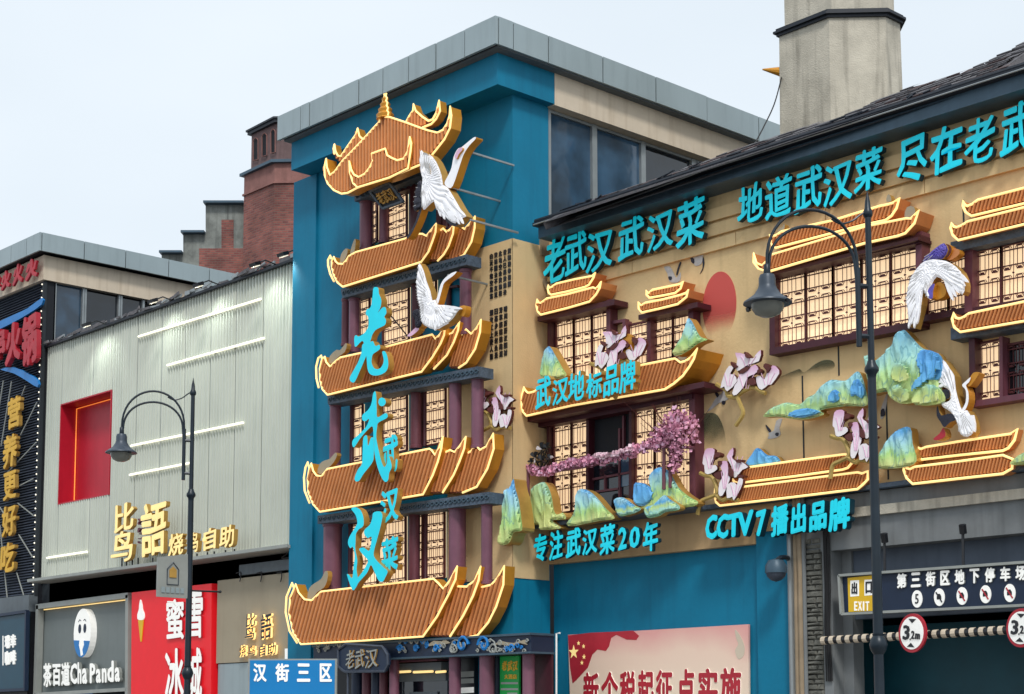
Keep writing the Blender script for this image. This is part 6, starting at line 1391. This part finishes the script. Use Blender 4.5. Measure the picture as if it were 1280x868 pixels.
# far left: fish-and-fire letters on the slatted shop
YX = YL - .12
def kc(Z_, ch, a, b, c_, d): (x0, y0), (x1, y1) = Z_([(a, c_), (b, d)]); return (ch, x0, x1, y0, y1)
sign('hotpot_sign', 'dark red hotpot characters between two blue swooshes on the slatted shop front', 'shop sign', [kc(K1, '串', -22, 40, 345, 495), kc(K1, '火', 42, 108, 318, 512), kc(K1, '锅', 112, 178, 282, 518)], YX, .12, ['redlet', 'redlet'], .04, .03)
t = thing('swoosh_light', 'upper blue swoosh above the dark red hotpot characters', 'shop sign'); panel('swoosh', K1([(-40, 340), (0, 318), (60, 290), (120, 262), (180, 218), (180, 246), (120, 288), (60, 322), (0, 352), (-40, 365)]), YX, .06, ['swoosh'], t, 2)
t = thing('swoosh_light', 'lower blue swoosh below the dark red hotpot characters', 'shop sign'); panel('swoosh', K1([(0, 528), (60, 518), (120, 545), (162, 572), (162, 605), (120, 580), (60, 545)]), YX, .06, ['swoosh'], t, 2)
sign('roof_band_letters', 'row of red characters on the cream band under the slatted shop roof', 'shop sign', [kc(K1, '火', -10, 10, 118, 180), kc(K1, '火', 14, 52, 95, 185), kc(K1, '火', 64, 106, 62, 165), kc(K1, '火', 118, 172, 38, 145)], YL - .2, .06, ['redlet', 'redlet'], .05, .06)
sign('slogan_column', 'vertical column of yellow slogan characters on the slatted shop front', 'shop sign', [kc(K1, '营', 48, 104, 642, 790), kc(K2, '养', 20, 68, 5, 122), kc(K2, '更', 22, 66, 128, 228), kc(K2, '好', 18, 64, 238, 348), kc(K2, '吃', 13, 60, 362, 468)], YX, .1, ['yellow', 'goldl'], .03, .04)
t = thing('starburst_rods', 'thin pale rods radiating like a star across the slatted shop front', 'wall decoration')
for a, b in (((50, 580), (5, 860)), ((160, 672), (90, 812)), ((110, 600), (95, 640)), ((15, 575), (-5, 700))): mb = MB(); mb.tube([W(*K1([a])[0], YX + .04), W(*K1([b])[0], YX + .04)], .016, 4); mb.build('rod', 'frame', t)
for a, b in (((120, 35), (20, 140)), ((62, 180), (110, 155)), ((58, 235), (112, 278)), ((62, 340), (108, 415)), ((55, 465), (78, 540)), ((0, 250), (50, 330)), ((0, 310), (24, 552))): mb = MB(); mb.tube([W(*K2([a])[0], YX + .04), W(*K2([b])[0], YX + .04)], .016, 4); mb.build('rod', 'frame', t)
t = thing('coffee_sign', 'deep teal shop sign with small white characters in two rows at the bottom left corner', 'shop sign')
YN = YL - .24
panel('board', [(-60, 778), (33, 765), (31, 862), (-60, 866)], YN, .1, ['tealsign'], t); 
for a, b in (((34, 764), (32, 863)), ((-60, 866), (33, 862)), ((-60, 778), (34, 764.5))): mb = MB(); mb.bar(W(*a, YN - .01), W(*b, YN - .01), .07, .1); mb.build('frame', 'navy', t)
for c_, x0, x1, y0, y1 in (('瑞', 7, 13, 794, 811), ('幸', 14, 20.5, 793, 810), ('咖', 7, 13, 814, 832), ('啡', 14, 20.5, 813, 831)): letter(c_, cbox(x0, x1, y0, y1), YN, .03, ['white', 'white'], t, .04)
panel('divider', [(3, 795), (4, 795), (4, 832), (3, 832)], YN - .01, .01, ['white'], t)

# ================================================================== POSTER
po = thing('tax_poster', 'large pink and cream printed poster with dark red characters on the blue ground floor wall', 'poster')
YO = YF + .06
panel('sheet', [(710, 793.7), (935.4, 780.6), (936.5, 980), (716, 990)], YO, .04, ['poster'], po)
rb = panel('ribbon', B5([(190, 588), (300, 575), (420, 570), (500, 565), (528, 590), (515, 610), (470, 608), (420, 585), (395, 600), (385, 640), (370, 662), (330, 655), (305, 680), (285, 740), (262, 765), (230, 800), (212, 816), (200, 740)]), YO - .004, .004, ['redlet'], po, 0)
def star(px, py, r, t, Y, m):
    c = W(px, py, Y); mb = MB(); mb.prism([(c.x + (r if i % 2 == 0 else r * .4) * math.sin(i * math.pi / 5), Y, c.z + (r if i % 2 == 0 else r * .4) * math.cos(i * math.pi / 5)) for i in range(10)], (0, .003, 0)); mb.build('star', m, t)
for x, y, r in ((217, 668, .12), (240, 625, .04), (264, 640, .04), (266, 690, .045), (256, 718, .04)): (px, py), = B5([(x, y)]); star(px, py, r, rb, YO - .009, 'goldletter')
for c_, a, b in (('新', 265, 340), ('个', 350, 432), ('税', 438, 515), ('起', 524, 602), ('征', 610, 692), ('点', 712, 797), ('实', 812, 906), ('施', 916, 1018)):
    yt = 762 - (a - 265) * .034; (x0, y0), (x1, y1) = B5([(a, yt), (b, yt + 176)]); letter(c_, cbox(x0, x1, y0, y1), YO, .012, ['redlet', 'white'], po, .035)
mb = MB()
panel('dove', B5([(985, 560), (1010, 590), (1030, 640), (1025, 685), (1000, 700), (985, 660), (1000, 630), (990, 600)]), YO - .004, .004, ['cream'], po, 3)
t = thing('white_conduit', 'thin white conduit bent at a corner left of the printed poster', 'pipe')
mb = MB(); mb.tube([W(*p, YO) for p in ((700, 791.5), (695.5, 792), (695.5, 960))], .016, 6); mb.build('conduit', 'white', t)
t = thing('dome_camera', 'grey dome security camera hanging from a curved bracket on the blue pilaster', 'camera')
a = W(970, 714, YF - .35)
mb = MB(); mb.tube(cr_smooth([W(986, 700, YF), W(983, 697, YF - .2), W(974, 698, YF - .35), a + Vector((0, 0, .12))], 4, False), .035, 8); mb.build('bracket', 'lamppost', t)
mb = MB(); r = .155; mb.lathe(a, [(.02, r * 1.15), (r * .7, r * 1.0), (r, r * .5), (r * 1.02, .0), (r * 1.02, -.03)], 20); mb.build('housing', 'gutter', t, smooth=True)
mb = MB(); mb.lathe(a, [(r * .92, -.03), (r * .85, -r * .5), (r * .5, -r * .85), (.01, -r)], 20); mb.build('dome', 'slats', t, smooth=True)

# ================================================================== GARAGE ENTRANCE
gs = thing('parking_sign', 'long dark blue car park sign with white characters, pictogram discs and a yellow exit panel', 'sign')
YI = YF - .12
q = [(1051, 719.8), (1345, 698.8), (1345, 754), (1054, 768)]
panel('board', q, YI, .1, ['navy'], gs)
mb = MB()
for a, b in ((q[0], q[1]), (q[3], q[2]), (q[0], q[3])): mb = MB(); mb.bar(W(*a, YI - .01), W(*b, YI - .01), .035, .12); mb.build('board_frame', 'frame', gs)
ep = panel('exit_panel', B6([(322, 397), (430, 386), (432, 530), (326, 535)]), YI - .012, .012, ['signyel'], gs)
for c_, a, b, e, f in (('出', 335, 366, 410, 470), ('口', 392, 425, 407, 466)):
    P = B6([(a - 2, e - 2), (b + 2, e - 4), (b + 2, f), (a - 2, f + 3)]); panel('tile', P, YI - .016, .004, ['white'], ep); (x0, y0), (x1, y1) = B6([(a + 4, e + 4), (b - 4, f - 6)]); letter(c_, cbox(x0, x1, y0, y1), YI - .016, .01, ['black', 'black'], ep, .03)
for c_, a, b in (('E', 350, 362), ('X', 366, 380), ('I', 385, 390), ('T', 396, 410)): (x0, y0), (x1, y1) = B6([(a, 492), (b, 530)]); letter(c_, cbox(x0, x1, y0, y1), YI - .012, .01, ['white', 'white'], ep, .02)
for c_, a, b in (('第', 526, 565), ('三', 583, 622), ('街', 643, 682), ('区', 702, 740), ('地', 760, 800), ('下', 820, 860), ('停', 882, 922), ('车', 944, 985), ('场', 1006, 1048)):
    yt = 378 - (a - 526) * .066; (x0, y0), (x1, y1) = B6([(a, yt), (b, yt + 62)]); letter(c_, cbox(x0, x1, y0, y1), YI, .03, ['white', 'frame'], gs, .04)
for i, (x, y) in enumerate(((603, 482), (693, 475), (785, 470), (880, 463), (978, 458), (1080, 452))):
    (px, py), = B6([(x, y)]); c = W(px, py, YI - .012); rx = abs(W(px + 5.9, py, YI).x - W(px - 5.9, py, YI).x) / 2; mb = MB(); oval(mb, c, .08, .118, YI - .016, YI, n=24); d_ = mb.build('pictogram_disc', 'white', gs)
    if i == 0:
        letter('5', [(px - 2.2, py - 6), (px + 2.2, py - 6.3), (px + 2.2, py + 6), (px - 2.2, py + 6.3)], YI - .016, .008, ['black', 'black'], d_, .01)
    else:
        mb = MB(); mb.bar((c.x - .045, YI - .02, c.z + .07), (c.x + .045, YI - .02, c.z - .07), .018, .006); mb.build('slash', 'redlet' if i > 1 else 'black', d_)
        mb = MB(); mb.prism([(c.x + x_, YI - .019, c.z + z_) for x_, z_ in ((-.035, -.03), (.035, -.03), (.035, .01), (.015, .045), (-.015, .045), (-.035, .01))], (0, .003, 0)); mb.build('symbol', 'black', d_)
for x, y0, y1 in ((1106, 668, 716), (1204, 657, 708)):
    A, B = W(x - .5, y0 + 6, YI), W(x, y1, YI); mb = MB(); mb.tube([A + Vector((0, .0, .02)), A, B], .02, 6); mb.build('hanger', 'black', gs)
    mb = MB(); mb.tube([W(x - 1, y0 - 1, YI - .06), W(x + .2, y0 + 10, YI - .02)], .05, 8); mb.build('hanger_cap', 'black', gs)
hb = thing('height_bar', 'striped horizontal height bar hung across the garage entrance below the parking sign', 'barrier')
YH = YF - .2
A, B = W(1028, 801, YH), W(1350, 782.5, YH); n = 56
b0 = MB(); b1 = MB()
for i in range(n):
    p, r_ = A.lerp(B, i / n), A.lerp(B, (i + 1) / n); (b0 if i % 2 else b1).tube([p, r_], .052 if i % 2 else .06, 10)
b0.build('dark_rings', 'black', hb, kind='stuff'); b1.build('pale_rings', 'cream', hb, kind='stuff')
for lab, x, y in (('round red-rimmed height limit sign on the striped bar, right of the lamp post', 1140, 791.5), ('round red-rimmed height limit sign on the striped bar, cut by the right edge', 1276, 785)):
    t = thing('height_limit_sign', lab, 'traffic sign', 'height limit signs on the bar'); Ys = YH - .12
    c = W(x, y, Ys); th = R(18); ux = Vector((math.cos(th), -math.sin(th) * .0, 0)); R_ = .25
    hw = abs(W(x + 16.5, y, Ys).x - W(x - 16.5, y, Ys).x) / 2; hh_ = (W(x, y - 24.5, Ys).z - W(x, y + 24.5, Ys).z) / 2
    rr = min(hw, hh_) if False else hh_
    # the disc is turned a little towards the viewer
    e1 = Vector((hh_ * .98, 0, 0)); 
    px1 = proj(c + e1)[0] - proj(c - e1)[0]; ang = math.acos(min(1, 33 / px1)) if px1 > 33 else 0
    e1 = Vector((math.cos(R(14)), -math.sin(R(14)), -.1)).normalized(); e2 = Vector((.1, 0, 1)).normalized(); nn = e1.cross(e2).normalized(); nn = nn if nn.y < 0 else -nn
    D = lambda r, d, n_=32: [c + nn * d + e1 * (r * math.cos(2 * math.pi * i / n_)) + e2 * (r * math.sin(2 * math.pi * i / n_)) for i in range(n_)]
    hh2 = hh_
    mb = MB(); mb.prism(D(hh2, 0), -nn * .03); mb.build('rim', 'redlet', t)
    mb = MB(); mb.prism(D(hh2 * .84, .006), -nn * .006); fc = mb.build('face', 'white', t)
    Q = lambda u, v: c + nn * .008 + e1 * (u * hh2) + e2 * (v * hh2)
    for s in (-1, 1): mb = MB(); mb.prism([Q(-.28, s * .72), Q(.28, s * .72), Q(0, s * .5)], nn * .004); mb.build('arrow', 'black', fc)
    letter('3', [Q(-.62, .38), Q(-.12, .38), Q(-.12, -.38), Q(-.62, -.38)], 0, .01, ['black', 'black'], fc, .03)
    letter('2', [Q(.0, .12), Q(.24, .12), Q(.24, -.3), Q(.0, -.3)], 0, .01, ['black', 'black'], fc, .03)
    letter('m', [Q(.3, .0), Q(.64, .0), Q(.64, -.3), Q(.3, -.3)], 0, .01, ['black', 'black'], fc, .03)
    letter('.', [Q(-.09, -.28), Q(-.03, -.28), Q(-.03, -.38), Q(-.09, -.38)], 0, .01, ['black', 'black'], fc, .02)

# ================================================================== STREET LAMPS
def lamp_parts(t, X, Y):
    """double-arched lamp: the arm reaches out over the road"""
    V = lambda y, z: Vector((X - .546 * y, Y - .837 * y, z))
    B = Vector((X, Y, 0))
    mb = MB(); mb.lathe(B, [(.17, .12), (.17, .3), (.12, .36), (.1, .9), (.07, 1.0), (.05, 1.05), (.046, 2.2), (.045, 2.25)], 20); mb.build('base_shaft', 'lamppost', t, smooth=True)
    mb = MB(); mb.lathe(B, [(.046, 2.23), (.07, 2.27), (.084, 2.32), (.07, 2.37), (.05, 2.4), (.056, 2.42)], 20); mb.build('lower_collar', 'lamppost', t, smooth=True)
    mb = MB(); mb.lathe(B, [(.046, 2.4), (.04, 4.82)], 20); mb.build('middle_shaft', 'lamppost', t, smooth=True)
    mb = MB(); mb.lathe(B, [(.04, 4.8), (.044, 4.84), (.066, 4.87), (.066, 4.9), (.044, 4.94), (.036, 4.97)], 20); mb.build('upper_collar', 'lamppost', t, smooth=True)
    mb = MB(); mb.lathe(B, [(.032, 4.95), (.029, 6.35)], 16); mb.build('upper_shaft', 'lamppost', t, smooth=True)
    mb = MB(); mb.lathe(B, [(.029, 6.34), (.045, 6.36), (.045, 6.4), (.03, 6.43), (.024, 6.5), (.01, 6.56), (.004, 6.6)], 16); mb.build('finial', 'lamppost', t, smooth=True)
    ys, hy = .115, 1.0          # side tube and lamp head offsets
    zA = 5.98; c_ = (ys + hy) / 2; rad = (hy - ys) / 2
    for k, (rr, zt, rx) in enumerate(((rad, .53, 0), (rad - .02, .40, .02))):
        pts = [V(c_ - math.cos(a) * rr, (5.83 if k else 5.86) + math.sin(a) ** .9 * zt) for a in [math.pi * i / 20 for i in range(21)]]
        mb = MB(); mb.tube([V(ys, 5.6)] + pts + [V(hy, 5.82)], .0155, 8); mb.build('arch_tube', 'lamppost', t, smooth=True)
    mb = MB(); mb.tube(cr_smooth([V(.36, 6.31), V(.27, 6.27), V(.16, 6.3), V(.08, 6.36), V(.02, 6.4)], 5, False), .01, 6); mb.build('scroll', 'lamppost', t, smooth=True)
    mb = MB(); mb.tube([V(ys, 5.1), V(ys, 5.85)], .027, 10); sp = mb.build('side_tube', 'lamppost', t, smooth=True)
    for z_ in (5.2, 5.68): mb = MB(); mb.tube([V(0, z_), V(ys, z_)], .022, 8); mb.build('cross_stub', 'lamppost', sp, smooth=True)
    H = V(hy, 0)
    mb = MB(); mb.lathe(H, [(0.0172, 5.8536), (0.0312, 5.838), (0.0351, 5.7444), (0.0273, 5.7288)], 14); mb.build('neck', 'lamppost', t, smooth=True)
    mb = MB(); mb.lathe(H, [(0.0234, 5.76), (0.0663, 5.7444), (0.078, 5.7132), (0.078, 5.6508), (0.0858, 5.6196), (0.1248, 5.5572), (0.1872, 5.5104), (0.2223, 5.487), (0.2262, 5.4714), (0.156, 5.4675)], 28); sh = mb.build('shade', 'lampgrey', t, smooth=True)
    mb = MB(); mb.lathe(H, [(0.156, 5.4714), (0.1482, 5.4246), (0.117, 5.3778), (0.0624, 5.3505), (0.0039, 5.3427)], 24); mb.build('globe', 'opal', sh, smooth=True)
    mb = MB(); 
    for a in (0, math.pi): mb = MB(); mb.bar(H + Vector((.21 * math.cos(a), .21 * math.sin(a), 5.465)), H + Vector((.245 * math.cos(a), .245 * math.sin(a), 5.455)), .035, .03); mb.build('clip', 'black', sh)
def ground_at(px, depth): d = ray(px, 905); d = d / d.dot(_fh); return EYE + d * depth
lp = thing('street_lamp', 'dark street lamp at the right, its bell-shaped head hanging before the ochre facade', 'street lamp', 'double-arched street lamps')
def fit_lamp(px, py_top):
    d0, x0 = 15.0, px
    for _ in range(30):
        g = ground_at(x0, d0); t_ = proj(Vector((g.x, g.y, 6.6))); m_ = proj(Vector((g.x, g.y, 4.9))); d0 *= 1 + ((905 - t_[1]) - (905 - py_top)) / (905 - py_top) * .8; x0 -= (m_[0] - px) * .8
    return ground_at(x0, d0)
g_ = fit_lamp(1089.5, 239); lamp_parts(lp, g_.x, g_.y)
g2 = fit_lamp(238.8, 473); LAMP2 = (g2.x - g_.x, g2.y - g_.y)
# the flag plate on the left lamp
fp = thing('direction_plate', 'grey weathered direction plate with a house emblem and arrow on the left lamp post', 'sign')
X2, Y2 = g2.x, g2.y
def LP2(px, py): return WX(px, py, X2 - .0)
q = [LP2(196.6, 696.5), LP2(234, 693), LP2(234, 748.5), LP2(195.5, 746)]
mb = MB(); mb.prism([p + Vector((.02, 0, 0)) for p in q], (-.03, 0, 0)); pb_ = mb.build('plate', 'frame', fp)
dz = lambda y, z: (X2 + .028, y, z)
yc_ = (q[0].y + q[1].y) / 2; zt_ = q[0].z; wv_ = abs(q[1].y - q[0].y); 
hs = [(-.2, 0), (0, .1), (.2, 0), (.2, -.22), (-.2, -.22)]
mb = MB(); PP = [dz(yc_ + wv_ * a * .95, zt_ - .16 + b) for a, b in hs]; mb.tube(PP, .008, 4, closed=True); mb.build('house_outline', 'lampgrey', pb_)
mb = MB(); mb.prism([dz(yc_ + wv_ * a * .6, zt_ - .17 + b * .5) for a, b in hs], (.004, 0, 0)); mb.build('house_mark', 'goldl', pb_)
mb = MB()
for i in range(5): mb.prism([dz(yc_ + wv_ * (-.38 + i * .16), zt_ - .42), dz(yc_ + wv_ * (-.26 + i * .16), zt_ - .42), dz(yc_ + wv_ * (-.26 + i * .16), zt_ - .5), dz(yc_ + wv_ * (-.38 + i * .16), zt_ - .5)], (.003, 0, 0))
mb.build('worn_print', 'panel', pb_, kind='stuff')
mb = MB(); mb.tube([dz(yc_ + .06, zt_ - .8), dz(yc_ + .06, zt_ - .68), dz(yc_ + .02, zt_ - .63), dz(yc_ - .08, zt_ - .63)], .012, 5); mb.build('arrow', 'white', pb_)
for z_, y0, y1 in ((q[1].z - .06, q[0].y, Y2), ): mb = MB(); mb.tube([(X2, y0 + .1, z_), (X2, y1, z_)], .014, 6); mb.build('bracket', 'black', fp)
zr = W(258, 739, Y2).z
mb = MB(); e_ = WX(275, 740, X2); mb.tube([(X2, Y2, LP2(240, 738.7).z), e_], .014, 6); mb.lathe(e_ - Vector((0, 0, .02)), [(.01, 0), (.03, .02), (.01, .04)], 8); mb.build('rod', 'black', fp)

# ================================================================== BLUE STREET SIGN IN FRONT
bs = thing('street_name_sign', 'blue street name board with white characters, low in front of the pagoda', 'street sign')
c0 = ground_at(366, 17.5); e1 = Vector((math.cos(YAW - R(4)), math.sin(YAW - R(4)), 0)); n_ = Vector((e1.y, -e1.x, 0)); 
def SG(px, py): return WN(px, py, c0, n_)
q = [SG(310.5, 823), SG(421, 824.5), SG(421, 918), SG(308.5, 918)]
q[2] = Vector((q[1].x, q[1].y, q[2].z)); q[3] = Vector((q[0].x, q[0].y, q[2].z)); q[1].z = q[0].z = (q[0].z + q[1].z) / 2
mb = MB(); mb.prism(q, -n_ * .05); bd = mb.build('board', 'frame', bs)
ii = [q[0].lerp(q[2], .02), q[1].lerp(q[3], .02), q[2].lerp(q[0], .02), q[3].lerp(q[1], .02)]
mb = MB(); mb.prism([p + n_ * .006 for p in ii], -n_ * .004); fc = mb.build('face', 'signblue', bs)
for c_, a, b in (('汉', 317, 333.5), ('街', 344.5, 361.5), ('三', 371.5, 388), ('区', 400, 415)):
    qq = [SG(a, 829.5), SG(b, 829.8), SG(b, 852.5), SG(a, 852.5)]; qq = [p + n_ * .008 for p in qq]; letter(c_, qq, 0, .006, ['white', 'white'], fc, .03)
for i in (.2, .8):
    p = q[0].lerp(q[1], i) - n_ * .08; mb = MB(); mb.tube([(p.x, p.y, .12), (p.x, p.y, q[0].z - .05)], .035, 8); mb.build('post', 'steel', bs)
t = thing('junction_box', 'small pale junction box beside the taupe wall just above the blue street sign', 'electrical box')
panel('box', [(356, 811), (366.5, 810.5), (366.5, 825), (356, 825)], YG - .32, .12, ['white'], t)
finish()
bpy.context.view_layer.update()
def copy_at(o, parent, off):
    c = o.copy(); COL.objects.link(c)
    if parent is None: c.location = o.location + off
    else: c.parent = parent
    for ch in list(o.children): copy_at(ch, c, None)
    return c
l2 = copy_at(lp, None, Vector((LAMP2[0], LAMP2[1], 0)))
l2['label'] = 'street lamp at the left, before the ribbed metal front, carrying the grey direction plate'
